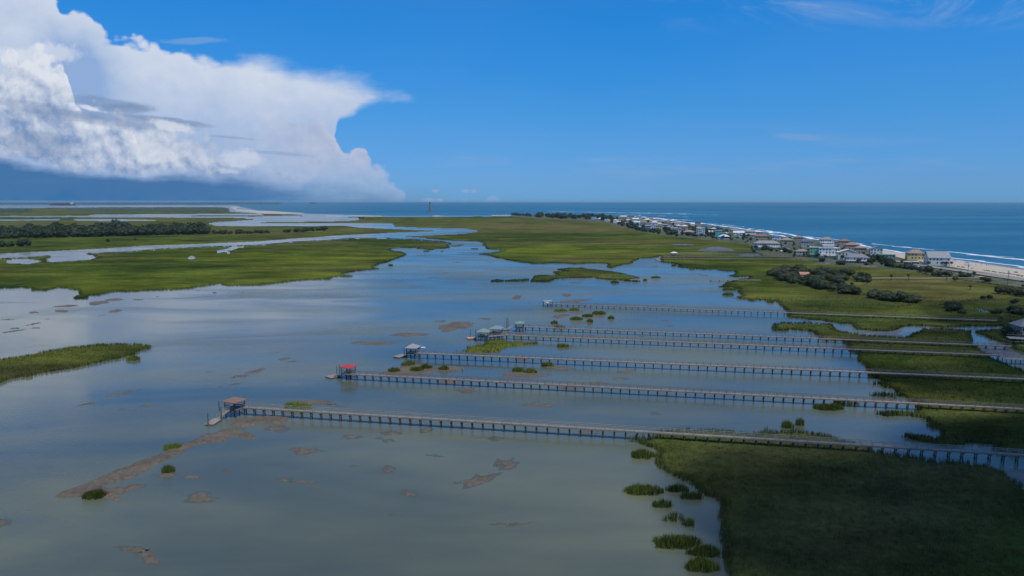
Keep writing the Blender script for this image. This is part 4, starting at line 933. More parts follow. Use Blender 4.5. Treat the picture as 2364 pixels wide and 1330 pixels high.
# single mooring piles
for px, py, zt, lab in [(507, 962, 4.3, 'upper mooring pile beside the nearest ramp'), (511.5, 971, 3.8, 'mooring pile at the landward end of the nearest float'), (481, 983, 3.4, 'mooring pile at the outer tip of the nearest float'),
    (778, 868, 3.4, 'mooring pile behind the red pavilion\'s float'), (784, 867, 3.7, 'taller mooring pile closest to the red pavilion\'s ramp'), (933, 822, 3.4, 'mooring pile behind the grey pavilion\'s float'), (938, 820, 3.8, 'taller mooring pile beside the grey pavilion\'s ramp'),
    (1086, 780, 3.6, 'mooring pile on the back edge of the peach dock'), (1098, 780, 3.4, 'mooring pile at the ramp end of the peach dock'), (1170, 761, 5.2, 'left one of the two tall piles by the white ramp'), (1172.8, 761, 5.6, 'right one of the two tall piles by the white ramp'), (1514, 604, 3.5, 'mooring pile of the small dock in the far marsh'),
    (1067, 857.5, 1.0, 'low dark stake standing at the right end of the muddy point')]:
    x, y = G(px, py); o = MB().tube([(0, 0, -1.2), (0, 0, zt)], [.15, .12], 8).poly([(-.13, -.13, zt), (.13, -.13, zt), (.13, .13, zt), (-.13, .13, zt), (0, 0, zt + .25)], [(0, 1, 4), (1, 2, 4), (2, 3, 4), (3, 0, 4), (3, 2, 1, 0)]).build('mooring_pile', M_PILE)
    o.location = (x, y, 0); tag(o, lab, 'pile', 'mooring piles in the water')
# boats
def hull(L, B, H, name, m, parent):
    secs = [(-.5, .75, .0), (-.25, 1, 0), (.1, 1, 0), (.35, .7, .1), (.5, .04, .25)]; v = []; f = []
    for t_, b_, s_ in secs:
        x = t_ * L; b2 = b_ * B / 2
        v += [(x, -b2, H * (1 + s_)), (x, -b2 * .8, H * .35), (x, 0, s_ * H), (x, b2 * .8, H * .35), (x, b2, H * (1 + s_)), (x, 0, H * (1 + s_) * .75)]
    for i in range(4):
        for k in range(6): a = i * 6 + k; c_ = i * 6 + (k + 1) % 6; f.append((a, c_, c_ + 6, a + 6))
    f += [(5, 4, 3, 2, 1, 0), tuple(24 + k for k in range(6))]
    return mesh_obj(name, v, f, m, parent, False)
BLUE = paint('blue_canvas', (0.01, 0.05, 0.42), 0.7); BLUE2 = paint('bright_blue', (0.01, 0.17, 0.62), 0.6)
def boat(px, py, z, rz, L, label, cover=None):
    x, y = G(px, py, z); e = empty('motor_boat', (x, y, z), rz); tag(e, label, 'boat', 'boats by the piers')
    hull(L, L * .36, L * .14, 'hull', M_WHITE, e)
    if cover: MB().poly([(-L * .4, -L * .16, L * .15), (L * .12, -L * .16, L * .15), (L * .12, L * .16, L * .15), (-L * .4, L * .16, L * .15), (-L * .3, 0, L * .34), (L * .02, 0, L * .36)], [(0, 1, 5, 4), (1, 2, 5), (2, 3, 4, 5), (3, 0, 4), (3, 2, 1, 0)]).build('cover', cover, e)
    MB().box(-L * .56, -L * .5, -.16, .16, L * .02, L * .2).build('outboard_motor', M_METAL, e)
    if not cover: MB().box(-L * .08, L * .06, -L * .08, L * .08, L * .11, L * .26).build('console', M_WHITE, e)
    return e
boat(969, 805.5, 2.3, R(5), 4.4, 'small white boat with a royal blue cover raised beside the grey pavilion', BLUE)
boat(1157, 761.5, 1.4, R(60), 4.2, 'white boat on a lift beside the upper green pavilion')
boat(1264, 701, 2.0, R(-70), 3.8, 'small white boat on the lift at the end of the farthest pier')
boat(1124, 776, 1.2, R(80), 3.8, 'white skiff half hidden under the lower green pavilion')
o = MB().poly([(1.6 * math.cos(k * math.pi / 4), 1.6 * math.sin(k * math.pi / 4), 0) for k in range(8)] + [(0, 0, .6)], [(k, (k + 1) % 8, 8) for k in range(8)] + [tuple(reversed(range(8)))]).build('canopy', BLUE2)
x, y = G(1153, 752, 4.6); e = empty('umbrella', (x, y, 2.0)); o.parent = e; o.location = (0, 0, 2.6); MB().tube([(0, 0, 0), (0, 0, 2.9)], [.04, .03], 6).build('pole', M_METAL, e)
tag(e, 'bright blue umbrella behind the upper green roof', 'umbrella')
# container ship, lighthouses
def steel(n, c): return paint(n, c, .6, .2, .05)
x, y = G(145, 474.2); e = empty('container_ship', (x, y, 0), R(3)); tag(e, 'distant container ship loaded with dull red boxes on the horizon', 'ship')
h = hull(330, 46, 15, 'hull', steel('hull_dark', (.06, .05, .07)), e); h.scale = (-1, 1, 1)
for i in range(11):
    hh = (9, 12, 14, 13, 12, 14, 12, 13, 14, 12, 10)[i]; MB().box(-130 + i * 22, -130 + i * 22 + 20, -20, 20, 12, 15 + hh).build('container_stack', steel('box_%d' % (i % 3), ((.22, .06, .05), (.26, .09, .06), (.16, .07, .08))[i % 3]), e)
MB().box(112, 126, -20, 20, 12, 45).build('bridge', M_WHITE, e)
def lighthouse(px, py, hgt, rb, label, base=True):
    x, y = G(px, py); e = empty('lighthouse', (x, y, 0)); tag(e, label, 'lighthouse')
    n = 9
    for i in range(n):
        z0, z1 = 3 + (hgt * .84 - 3) * i / n, 3 + (hgt * .84 - 3) * (i + 1) / n; r0, r1 = rb * (1 - .42 * i / n), rb * (1 - .42 * (i + 1) / n)
        MB().tube([(0, 0, z0), (0, 0, z1)], [r0, r1], 20).build('tower_band', steel('brick_band', (.20, .115, .10)) if i % 2 == 0 else steel('pale_band', (.30, .22, .20)), e)
    MB().tube([(0, 0, hgt * .84), (0, 0, hgt * .87)], [rb * .85, rb * .85], 20).build('gallery', steel('black_iron', (.04, .04, .045)), e)
    MB().tube([(0, 0, hgt * .87), (0, 0, hgt * .95)], [rb * .42, rb * .42], 12).build('lantern_room', steel('black_iron', (.04, .04, .045)), e)
    MB().tube([(0, 0, hgt * .95), (0, 0, hgt)], [rb * .5, rb * .05], 12).build('roof', steel('black_iron', (.04, .04, .045)), e)
    if base: MB().tube([(0, 0, -1), (0, 0, 3.0)], [rb * 3.4, rb * 3.2], 24).build('foundation', steel('foundation_stone', (.10, .10, .10)), e)
lighthouse(993, 489, 55, 6.0, 'banded brick lighthouse standing alone in the sea on a round base')
lighthouse(649, 471.2, 46, 7.0, 'tiny dark lighthouse tower on the far horizon shore', False)
# ------------------------------------------------------------------ trees
def crown_mesh(name, rx, rz_, lobes, cards, size, seed, m, core=0.78, flat=1.0):
    r_ = np.random.default_rng(seed); V = []; Fc = []; nb = 0
    L = []
    for k in range(lobes):
        a = r_.uniform(0, 2 * math.pi); q = r_.uniform(0, .62) if k else 0
        L.append((rx * q * math.cos(a), rx * q * math.sin(a), rz_ * r_.uniform(-.25, .45) if k else 0, r_.uniform(.38, .62) * rx if k else rx * .62, r_.uniform(.4, .65) * rz_ if k else rz_ * .7))
    L = np.array(L)
    # inner masses
    bm = bmesh.new(); bmesh.ops.create_icosphere(bm, subdivisions=2, radius=1); bv = np.array([v.co[:] for v in bm.verts]); bf = np.array([[v.index for v in f.verts] for f in bm.faces]); bm.free()
    for lx, ly, lz, lr, lh in L:
        j = 1 + r_.normal(0, .10, len(bv))[:, None]; v = bv * j * np.array([lr, lr, lh]) * core + np.array([lx, ly, lz])
        V.append(v); Fc.append(bf + nb); nb += len(v)
    k = r_.integers(0, len(L), cards); d = r_.normal(size=(cards, 3)); d[:, 2] = d[:, 2] * .9 + .25; d /= np.linalg.norm(d, axis=1)[:, None]
    cen = L[k, :3] + d * np.stack([L[k, 3], L[k, 3], L[k, 4]], 1) * r_.uniform(.74, 1.14, cards)[:, None]
    a1 = r_.normal(size=(cards, 3)); a1 /= np.linalg.norm(a1, axis=1)[:, None]; a2 = np.cross(a1, d); a2 /= np.linalg.norm(a2, axis=1)[:, None] + 1e-6
    s_ = size * r_.uniform(.5, 1.3, cards)[:, None]
    q = np.stack([cen - a1 * s_, cen + a2 * s_ * .7, cen + a1 * s_], 1).reshape(-1, 3)
    V.append(q); t = np.arange(cards)[:, None] * 3 + nb + np.array([[0, 1, 2]]); Fc.append(t)
    V = np.concatenate(V); Fc = np.concatenate(Fc)
    zmin = -rz_ * .75; V[:, 2] = np.maximum(V[:, 2], zmin)
    o = mesh_obj(name, V, Fc, m); return o
def trunk_mesh(h, r, seed, limbs=4):
    r_ = random.Random(seed); b = MB(); lean = (r_.uniform(-.1, .1) * h, r_.uniform(-.1, .1) * h)
    b.tube([(0, 0, -.5), (lean[0] * .4, lean[1] * .4, h * .5), (lean[0], lean[1], h)], [r, r * .75, r * .45], 7)
    for i in range(limbs):
        a = i * 6.28 / limbs + r_.uniform(-.4, .4); p = (lean[0] * .6, lean[1] * .6, h * r_.uniform(.5, .8)); b.bar(p, (p[0] + math.cos(a) * h * .4, p[1] + math.sin(a) * h * .4, h * 1.15), r * .55, None, 5)
    return b
PROTO = {}
def tree_kind(key):
    if key in PROTO: return PROTO[key]
    kind, i = key
    if kind == 'tree':      # 10 m oak or pine, trunk shown
        e = empty('tree', (0, 0, 0)); c = crown_mesh('crown', 3.6, 3.6, 7 + i, 900, .55, 40 + i, M_LEAF if i % 3 else M_LEAF2); c.parent = e; c.location = (0, 0, 6.2)
        t_ = trunk_mesh(4.6, .28, i).build('trunk', M_BARK, e)
    elif kind == 'shrub':   # 3 m wind shaped shrub
        e = empty('shrub', (0, 0, 0)); c = crown_mesh('crown', 2.6, 1.9, 7, 1100, .34, 60 + i, M_LEAF2 if i % 2 else M_LEAF); c.parent = e; c.location = (0, 0, 1.5); trunk_mesh(1.4, .12, i, 5).build('trunk', M_BARK, e)
    PROTO[key] = e; e['_p'] = 1; return e
used = set()
def plant(kind, i, x, y, z, sc, szc, name_label, cat, group):
    p = tree_kind((kind, i)); 
    if (kind, i) not in used: used.add((kind, i)); o = p
    else: o = copy_tree(p)
    if '_p' in o: del o['_p']
    o.location = (x, y, z); o.rotation_euler = (0, 0, random.uniform(0, 6.28)); o.scale = (sc, sc, szc)
    tag(o, name_label, cat, group); return o
# far trees: too small to show trunk and crown apart
FAR = []
for i in range(5):
    c = crown_mesh('tree', 4.6, 5.2, 8, 420, 1.0, 80 + i, M_LEAF); c.location = (0, 0, 0); FAR.append(c)
fu = set()
TREES = []       # every tree too small for parts: (apparent size, x, y, z, scale xy, scale z, turn, prototype, label, group)
def far_tree(px, py, h, label, group, z=0.6, wd=1.0):
    x, y = G(px, max(py, 466.5)); s2 = h / 9.3
    TREES.append((h * mscale(py), x, y, z + 3.9 * s2, s2 * wd * random.uniform(.9, 1.25), s2, random.uniform(0, 6.28), random.randrange(5), label, group))
rnd = random.Random(5)
# the wooded hummock on the left, three ranks deep
for r_, (dy, n, hh) in enumerate(((0, 56, 14), (-4, 50, 17), (-8, 44, 19), (-13, 34, 19))):
    for k in range(n):
        px = -20 + 500 * (k + rnd.uniform(.1, .9)) / n; base = 552.5 - 11 * max(0, px) / 480 + dy * (0.8 if px < 300 else .5)
        h_ = hh * rnd.uniform(.7, 1.15) * (1.12 if 210 < px < 300 else .95) * (.78 if px < 60 else 1)
        far_tree(px, base + rnd.uniform(-1, 1), h_, 'dark tree crowded in the broad wood on the left marsh', 'trees of the wood on the left marsh', wd=1.35)
for px, base, h_ in [(500, 541, 9), (512, 541, 8), (524, 541, 8), (540, 540.5, 7), (552, 540, 8), (566, 540, 7), (580, 540, 8), (594, 539.5, 7), (607, 539.5, 6), (618, 539, 6), (656, 537, 7), (664, 537, 6), (680, 536.5, 8), (692, 536.5, 7), (708, 535, 8), (716, 534.5, 7), (730, 533.5, 9), (742, 532.5, 9), (752, 532, 6)]:
  for q in range(4):
    far_tree(px + rnd.uniform(-11, 11), base + rnd.uniform(-1.5, 1), h_ * rnd.uniform(.45, 1.1), 'low tree in the thin line trailing right of the left wood', 'low trees trailing off the left wood', wd=1.4)
for px, base, h_ in [(2, 571, 8), (16, 571, 7), (26, 570.5, 7), (44, 569.5, 8), (54, 569.5, 9), (68, 569, 8), (8, 530, 9), (28, 531, 9)]:
  for q in range(2):
    far_tree(px + rnd.uniform(-6, 6), base + rnd.uniform(-1, 1), h_ * rnd.uniform(.6, 1.3), 'small dark tree at the left edge of the marsh', 'small trees at the left edge of the marsh')
far_tree(249, 560.5, 6, 'lone dark bush between the left wood and the creek', None); far_tree(313, 556, 4, 'smaller lone bush just below the left wood', None)
for px in (434, 440, 448, 456, 464): far_tree(px, 518.5, 6, 'bush on the small hummock behind the left wood', 'bushes on the small hummock')
for px in (830, 838): far_tree(px, 505.5, 7, 'small bush at the right end of the far creek', 'bushes at the end of the far creek')
# trees on the tip of the island
for k in range(96):
    px = rnd.uniform(1182, 1410); base = 497.5 + (px - 1182) * .035 + rnd.uniform(0, 5) * min(1, (px - 1170) / 120)
    far_tree(px, base, rnd.uniform(10, 18) * (.7 if px < 1240 else 1), 'dark tree in the wood covering the tip of the island', 'trees on the tip of the island', 1.4, 1.3)
# woods too far off to tell the trees apart
def wood_mass(pts, h):
    o = sheet('woodland', [[G(a, b) for a, b in pts]], [], M_LEAF, h, step=(1.6, .35), warp=.1, edge=20, hn=.5, zlow=-.5)
    if o: tag(o, kind='stuff')
wood_mass(R1((555, 182), (700, 172), (1000, 166), (1600, 164), (2050, 166), (2110, 180), (1900, 188), (1300, 190), (800, 192)), 12)
wood_mass(R1((-300, 178), (150, 178), (330, 192), (200, 199), (-300, 200)), 12)
wood_mass([(-300, 471.3), (300, 471), (600, 470.6), (760, 470.4), (770, 471), (560, 471.8), (200, 472.4), (-300, 472.6)], 26)
wood_mass([(740, 468.9), (1050, 468.3), (1060, 468.8), (760, 469.6)], 30)
sp = R1((1500, 128), (-600, 128), (-600, 158), (560, 158), (2085, 146), (2000, 134))
# ------------------------------------------------------------------ houses
ISL = None
a0, b0 = G(1560, 512), G(2120, 596); HEAD = math.atan2(b0[1] - a0[1], b0[0] - a0[0]); FACE = HEAD + R(90 - 16)
def house(px, py, wpx, st, kind, wall, roof, label, stilt=0.0, dep=1.0, deck=False, rise=None, rz=0.0, trim=None, extra=None):
    s_ = mscale(py); w = wpx / s_ / 1.12; d = min(12, max(6, w * .7)) * dep; x, y = G(px, py, 1.4); y += d * .5
    e = empty('house', (x, y, 1.35), FACE + rz); tag(e, label, 'house', 'beach houses along the shore')
    wm = paint('wall_%s' % '_'.join('%03d' % int(c * 100) for c in wall), wall, .7, .1); rm = paint('roofing_%s' % '_'.join('%03d' % int(c * 100) for c in roof), roof, .75, .2, .5)
    z0 = stilt; H = st * 2.9 + (0 if stilt else 1.5)
    MB().box(-w / 2, w / 2, -d / 2, d / 2, z0 if stilt else -.3, z0 + H).build('wall', wm, e)
    rise = rise if rise is not None else min(w, d) * .26
    r = MB()
    if kind == 'hip': r.hip(w, d, z0 + H + .19, rise, .6)
    elif kind == 'gable': r.gable(w, d, z0 + H + .02, rise, .5, along='x')
    elif kind == 'cross': r.gable(w, d, z0 + H + .02, rise, .5, along='y')
    else: r.box(-w / 2 - .4, w / 2 + .4, -d / 2 - .4, d / 2 + .4, z0 + H + .002, z0 + H + .4)
    ro = r.build('roof', rm, e)
    if kind in ('gable', 'cross'):
        g_ = MB()
        if kind == 'gable':
            for sx in (-1, 1): g_.poly([(sx * w / 2, -d / 2, z0 + H + .003), (sx * w / 2, d / 2, z0 + H + .003), (sx * w / 2, 0, z0 + H + rise * .86 - .25), (sx * (w / 2 - .15), -d / 2, z0 + H + .003), (sx * (w / 2 - .15), d / 2, z0 + H + .003), (sx * (w / 2 - .15), 0, z0 + H + rise * .86 - .25)], [(0, 1, 2), (5, 4, 3), (0, 2, 5, 3), (1, 4, 5, 2), (0, 3, 4, 1)])
        else:
            for sx in (-1, 1): g_.poly([(-w / 2, sx * d / 2, z0 + H + .003), (w / 2, sx * d / 2, z0 + H + .003), (0, sx * d / 2, z0 + H + rise * .86 - .25), (-w / 2, sx * (d / 2 - .15), z0 + H + .003), (w / 2, sx * (d / 2 - .15), z0 + H + .003), (0, sx * (d / 2 - .15), z0 + H + rise * .86 - .25)], [(0, 1, 2), (5, 4, 3), (0, 2, 5, 3), (1, 4, 5, 2), (0, 3, 4, 1)])
        g_.build('gable_wall', wm, e)
    if stilt:
        nx_ = max(2, int(w / 3.2))
        for i in range(nx_ + 1):
            for sy in (-1, 1):
                MB().box(-w / 2 + .25 + (w - .5) * i / nx_ - .18, -w / 2 + .25 + (w - .5) * i / nx_ + .18, sy * (d / 2 - .3) - .18, sy * (d / 2 - .3) + .18, -.3, z0 - .003).build('stilt', M_PILE, e)
    if py > 524:     # windows big enough to read
        nw = max(2, int(w / (2.6 if py > 560 else 3.4))); wo = None
        for face in ('front', 'left', 'right'):
            nn = nw if face == 'front' else max(1, int(d / 4))
            for fl in range(int(st)):
                for i in range(nn):
                    if (i * 7 + fl * 3 + int(px)) % 6 == 0 and nn > 2: continue
                    if wo is None:
                        wo = MB().box(-.62, .62, -.05, .04, -.75, .75).build('window', M_GLASS, e); o = wo
                        if py > 555:
                            MB().box(-.72, .72, -.07, .03, .75, .86).box(-.72, .72, -.07, .03, -.86, -.75).box(-.73, -.62, -.07, .03, -.75, .75).box(.62, .73, -.07, .03, -.75, .75).build('frame', trim or M_WHITE, wo)
                    else: o = copy_tree(wo, e)
                    zz = z0 + fl * 2.9 + (1.6 if stilt else 3.0)
                    if face == 'front': o.location = (-w / 2 + w * (i + .5) / nn, -d / 2 - .045, zz); o.rotation_euler = (0, 0, 0)
                    else:
                        sx = 1 if face == 'right' else -1; o.location = (sx * (w / 2 + .045), -d / 2 + d * (i + .5) / nn, zz); o.rotation_euler = (0, 0, sx * math.pi / 2)
    if deck:
        k = MB().box(-w / 2 - .3, w / 2 + .3, -d / 2 - 2.4, -d / 2 - .06, z0 + (2.7 if not stilt and st > 1 else -.15), z0 + (2.85 if not stilt and st > 1 else 0.0)).build('porch', M_WHITE if sum(wall) > 1.5 else M_RAIL, e)
        zz = z0 + (2.85 if not stilt and st > 1 else 0.0); r = MB()
        r.box(-w / 2 - .3, w / 2 + .3, -d / 2 - 2.4, -d / 2 - 2.3, zz + .9, zz + 1.0); r.box(-w / 2 - .3, w / 2 + .3, -d / 2 - 2.38, -d / 2 - 2.32, zz + .45, zz + .52)
        n_ = int(w / 2.5) + 1
        for i in range(n_ + 1): X_ = -w / 2 - .25 + (w + .5) * i / n_; r.box(X_ - .06, X_ + .06, -d / 2 - 2.4, -d / 2 - 2.28, -.3, zz + .899)
        r.build('railing', M_WHITE if sum(wall) > 1.2 else M_RAIL, e)
    if extra == 'chimney': MB().box(w * .2, w * .2 + .8, -.4, .4, z0 + H, z0 + H + rise + .8).build('chimney', wm, ro)
    return e, w, d, z0 + H
Wh = (.74, .75, .74); Cr = (.68, .60, .42); Gy = (.42, .44, .46); LB = (.52, .62, .70); Tn = (.42, .34, .25); Yl = (.68, .52, .22); Te = (.12, .52, .48); Nv = (.05, .08, .16); Pk = (.5, .36, .30); Gn = (.13, .50, .28)
rG = (.24, .24, .25); rD = (.11, .11, .12); rB = (.22, .14, .11); rT = (.30, .235, .18); rW = (.62, .64, .65); rBl = (.02, .20, .50)
HS = [(1367, 506, 22, 1, 'gable', Wh, rBl, 'white house with a bright blue roof beside the island woods', 0),
 (1388, 508.5, 16, 1, 'hip', Gy, rW, 'grey house with a pale roof just right of the blue roofed one by the woods', 0),
 (1402, 511, 12, 1, 'gable', Wh, rG, 'small low white house among trees at the far end of the row', 0),
 (1421.6, 515, 11, 2, 'hip', Wh, rW, 'tall narrow white house near the far end of the row', 0),
 (1431, 516, 13, 1, 'gable', (.55, .66, .66), rW, 'pale teal gabled house touching the tall narrow white one', 0),
 (1447, 518, 12, 1, 'flat', Cr, rW, 'low house with a flat cream roof behind the marsh trees', 0),
 (1440, 503, 22, 1, 'hip', Gy, rW, 'pale grey house on the far sands by the breakers', 0),
 (1457, 504, 18, 2, 'hip', Gy, rD, 'dark grey house with a raised top near the far breakers', 0),
 (1476, 505, 14, 2, 'hip', LB, rG, 'bluish house in the far seaward row', 0),
 (1481, 513, 10, 2, 'flat', (.72, .64, .54), rW, 'small cream block house left of the pale yellow one', 0),
 (1495, 513.5, 17, 2, 'hip', (.66, .68, .46), rW, 'pale yellow house with a shining white roof', 0),
 (1512, 514.5, 20, 1, 'gable', Pk, (.42, .30, .23), 'long peach house right of the pale yellow one', 0),
 (1471, 520, 15, 2, 'gable', Wh, rW, 'white gabled house in the middle of the far row', 0),
 (1482, 527, 17, 2, 'hip', Wh, Nv, 'white house with a navy roof and porch', 0),
 (1497, 530, 16, 2, 'hip', (.20, .27, .42), rG, 'navy blue house with white porches', 0),
 (1509, 532, 12, 3, 'flat', LB, rW, 'pale blue stacked porch house joined to the yellow gable', 0),
 (1521.5, 534, 14, 3, 'cross', Yl, rT, 'tall yellow gabled house facing the marsh', 0),
 (1532, 514.5, 22, 1, 'hip', Gy, rG, 'broad grey roofed house near the sea behind the peach one', 0),
 (1544, 518, 15, 1, 'hip', Pk, rB, 'reddish brown roofed house between grey ones', 0),
 (1562, 519.5, 24, 1, 'gable', Wh, rG, 'long white house with a grey roof on the seaward row', 0),
 (1573, 522.5, 18, 1, 'gable', Wh, rB, 'white house with a brown roof below the long grey one', 0),
 (1536, 527, 14, 2, 'gable', Gy, rG, 'grey gabled house half hidden by trees', 0),
 (1557, 536, 15, 2, 'gable', Wh, rG, 'white cottage among dark trees at the marsh edge', 0),
 (1571, 540, 18, 2, 'cross', (.62, .60, .60), rG, 'pale house with a steep grey front gable at the marsh edge', 0),
 (1592, 541.5, 28, 1, 'hip', Wh, rT, 'long low house with a tan roof and white ground wall', 0),
 (1601, 522, 11, 1, 'gable', Wh, rW, 'small white roofed house by the sea left of the brown tower', 0),
 (1612, 524, 14, 3, 'flat', Tn, rD, 'tall brown and cream tower house on the seaward row', 0),
 (1619, 544.5, 21, 4, 'flat', (.50, .62, .70), rW, 'four storey pale blue house with stacked balconies', 0),
 (1641, 531, 22, 2, 'cross', Gy, rD, 'dark grey gabled house behind the four storey one', 0),
 (1661, 532, 16, 1, 'flat', (.16, .15, .15), rD, 'dark flat roofed house above the teal one', 0),
 (1660, 547, 15, 3, 'flat', Te, (.55, .66, .62), 'teal house, taller block on the left', 0),
 (1671, 547, 11, 2, 'flat', (.14, .48, .48), (.5, .6, .6), 'teal wing attached right of the taller teal block', 0),
 (1674, 553, 26, 1, 'hip', (.40, .48, .62), rW, 'low pale blue cottage with a whitish roof in front of the teal house', 0),
 (1697, 537, 21, 1, 'hip', Pk, rT, 'tan roofed house behind the long white roof', 0),
 (1708, 543.5, 26, 1, 'gable', Wh, rW, 'long house with a bright white roof', 0),
 (1733, 541, 23, 1, 'gable', (.6, .62, .64), rG, 'pale grey seaward house right of the bright white roof', 0),
 (1736, 549, 25, 1, 'gable', Gy, rG, 'grey gabled house behind the palms', 0),
 (1762, 552, 33, 1, 'hip', Pk, rB, 'broad house with a dusky red brown roof', 0),
 (1791, 552.5, 16, 1, 'gable', Wh, rBl, 'house with a vivid blue roof by the sea', 0),
 (1802, 554, 15, 1, 'cross', Wh, rG, 'white gabled house touching the vivid blue roof', 0),
 (1820, 562, 28, 1, 'hip', Tn, rT, 'low brown house left of the tan tower house', 0),
 (1846, 560, 22, 2, 'hip', Tn, (.26, .20, .15), 'tall tan house with a hipped brown roof on the seaward row', 0),
 (1774, 576, 62, 2, 'hip', (.62, .62, .60), (.26, .26, .27), 'very long two storey apartment house with a grey roof and white balconies', 0),
 (1816, 579, 18, 1, 'cross', Wh, rG, 'small white and grey gabled cottage right of the long apartment house', 0),
 (1866, 571, 28, 2, 'gable', Gy, rD, 'dark grey house with white dormers behind the green one', 0),
 (1854, 592, 28, 1, 'hip', Gy, (.27, .22, .19), 'low brown roofed house with a porch left of the green house', 2.4),
 (1883, 594, 24, 3, 'flat', Gn, rW, 'three storey light green house with white balconies', 0),
 (1916, 596, 44, 3, 'flat', Wh, rW, 'large white modern house with flat roofs', 0),
 (1912, 566, 32, 2, 'hip', Wh, rG, 'white house with a grey hipped roof and a sea side deck', 0),
 (1937, 566, 16, 1, 'hip', Pk, rB, 'small reddish roofed house right of the sea side deck', 0),
 (1933, 596, 27, 2, 'cross', (.04, .16, .20), rD, 'dark teal gabled house right of the white modern one', 0),
 (1953, 570, 28, 2, 'hip', Pk, rB, 'brown roofed seaward house above the cream gables', 0),
 (1971, 580, 32, 2, 'hip', (.5, .36, .26), (.33, .19, .13), 'orange brown roofed house in the seaward row', 0),
 (1989, 588, 26, 2, 'hip', Tn, (.28, .22, .18), 'taupe roofed house left of the white gable house', 0),
 (1962, 600, 46, 2, 'cross', (.70, .66, .56), (.60, .56, .48), 'large cream house with several cream gables', 0),
 (1985, 607, 54, 1, 'hip', (.50, .53, .60), (.20, .21, .24), 'wide low house on stilts with a dark grey roof facing the marsh', 2.2),
 (2026, 590, 28, 2, 'cross', (.62, .68, .72), rG, 'pale gabled house nearest the open beach', 0),
 (2052, 598.5, 37, 1, 'flat', (.16, .36, .38), (.22, .34, .30), 'long low teal building beside the beach', 0),
 (2118, 602, 38, 2, 'hip', Yl, (.30, .21, .17), 'yellow house with a brown hipped roof near the beach', 0),
 (2171, 614, 50, 2, 'gable', (.62, .63, .62), (.27, .28, .30), 'large house with a big grey roof and white arcade, last before the beach', 0)]
rh = random.Random(3)
for k in range(60):
    px = 1425 + 330 * rh.random(); f_ = np.interp(px, [1440, 1560, 1680, 1760], [500.5, 513, 529, 541]); b_ = np.interp(px, [1440, 1560, 1680, 1760], [520, 540, 552, 556]); py = f_ + 3 + (b_ - f_ - 8) * rh.random() ** 1.3
    if any(abs(px - q[0]) < (q[2] + 9) * .38 and abs(py - q[1]) < 3 for q in HS): continue
    HS.append((px, py, rh.uniform(11, 18), rh.choice((1, 1, 2, 2)), rh.choice(('gable', 'hip', 'cross')), rh.choice((Wh, Gy, LB, Wh, Cr, Pk)), rh.choice((rG, rW, rT, rB, rW, rD)), 'small beach house packed among trees in the far rows', 0))
for h_ in HS:
    px, py = h_[0], h_[1]; kw = {}
    if 'balconies' in h_[7] or 'porch' in h_[7] or 'stilts' in h_[7] or 'deck' in h_[7] or 'modern' in h_[7]: kw['deck'] = True
    if 'big grey roof' in h_[7]: kw['rise'] = 5.5; kw['rz'] = R(6)
    if 'apartment' in h_[7]: kw['rz'] = R(4)
    if 'yellow house with a brown' in h_[7]: kw['extra'] = 'chimney'; kw['rise'] = 3.2
    e, w, d, ht = house(px, py, h_[2], h_[3], h_[4], h_[5], h_[6], h_[7], h_[8], **kw)
    if 'modern' in h_[7]: MB().box(-w * .25, w * .3, -d * .2, d * .4, ht + .403, ht + 2.9).box(-w * .3, w * .35, -d * .3, d * .45, ht + 2.903, ht + 3.2).build('penthouse', M_WHITE, e)
    if 'four storey' in h_[7]:
        for k in range(4): MB().box(-w * .35, w * .2, -d / 2 - 1.6, -d / 2 - .06, k * 2.9 + 2.6, k * 2.9 + 2.75).box(-w * .35, w * .2, -d / 2 - 1.6, -d / 2 - 1.5, k * 2.9 + 2.753, k * 2.9 + 3.6).build('balcony', M_WHITE, e)
    if 'dormers' in h_[7]:
        for k in (-.3, 0, .3):
            MB().gable(2.4, 3.0, ht + 1.7, 1.0, .2, cx=w * k, cy=-d * .32, along='y').box(w * k - 1.1, w * k + 1.1, -d * .32 - 1.4, -d * .32 + 1.4, ht + .2, ht + 1.75).build('dormer', M_WHITE, e)
# the house cut by the right edge, on stilts
for px, py, wpx, st, wall, roof, lab in ((2380, 784, 50, 1, (.17, .18, .20), (.19, .20, .215), 'grey hip roofed house on stilts cut by the right edge of the picture'),):
    s_ = mscale(py); x, y = G(px, py); e, w, d, ht = house(px, py, wpx, st, 'hip', wall, roof, lab, 2.6, 1.2, True, rise=3.0, rz=-FACE - .1)
x, y = G(2358, 798); e = empty('deck_platform', (x, y, 0), R(-20)); tag(e, 'timber sun deck on posts in front of the house at the right edge', 'deck')
MB().box(-5, 8, -2.4, 2.4, 3.0, 3.15).build('deck', M_RAIL, e)
for i in range(6):
    for sy in (-1, 1): MB().box(-4.8 + i * 2.5 - .12, -4.8 + i * 2.5 + .12, sy * 2.2 - .12, sy * 2.2 + .12, -.4, 2.997).build('post', M_PILE, e)
r = MB(); r.box(-5, 8, -2.4, -2.3, 4.0, 4.08); r.box(-5, 8, 2.3, 2.4, 4.0, 4.08); 
for i in range(8): r.box(-5 + i * 1.8, -4.9 + i * 1.8, -2.4, -2.3, 3.152, 3.998)
r.build('railing', M_RAIL, e)
x, y = G(2345, 829, 1.9); e = empty('deck_platform', (x, y, 0), R(-12)); tag(e, 'low timber landing with steps where two piers come ashore at the right edge', 'deck')
MB().box(-4, 6, -1.6, 1.6, 1.85, 2.0).build('deck', M_DECK, e)
for i in range(4):
    for sy in (-1, 1): MB().tube([(-3.7 + i * 3, sy * 1.4, -1), (-3.7 + i * 3, sy * 1.4, 1.845)], [.15, .14], 7).build('piling', M_PILE, e)
r = MB(); r.box(-4, 6, -1.6, -1.52, 2.95, 3.02); r.box(-4, 6, 1.52, 1.6, 2.95, 3.02)
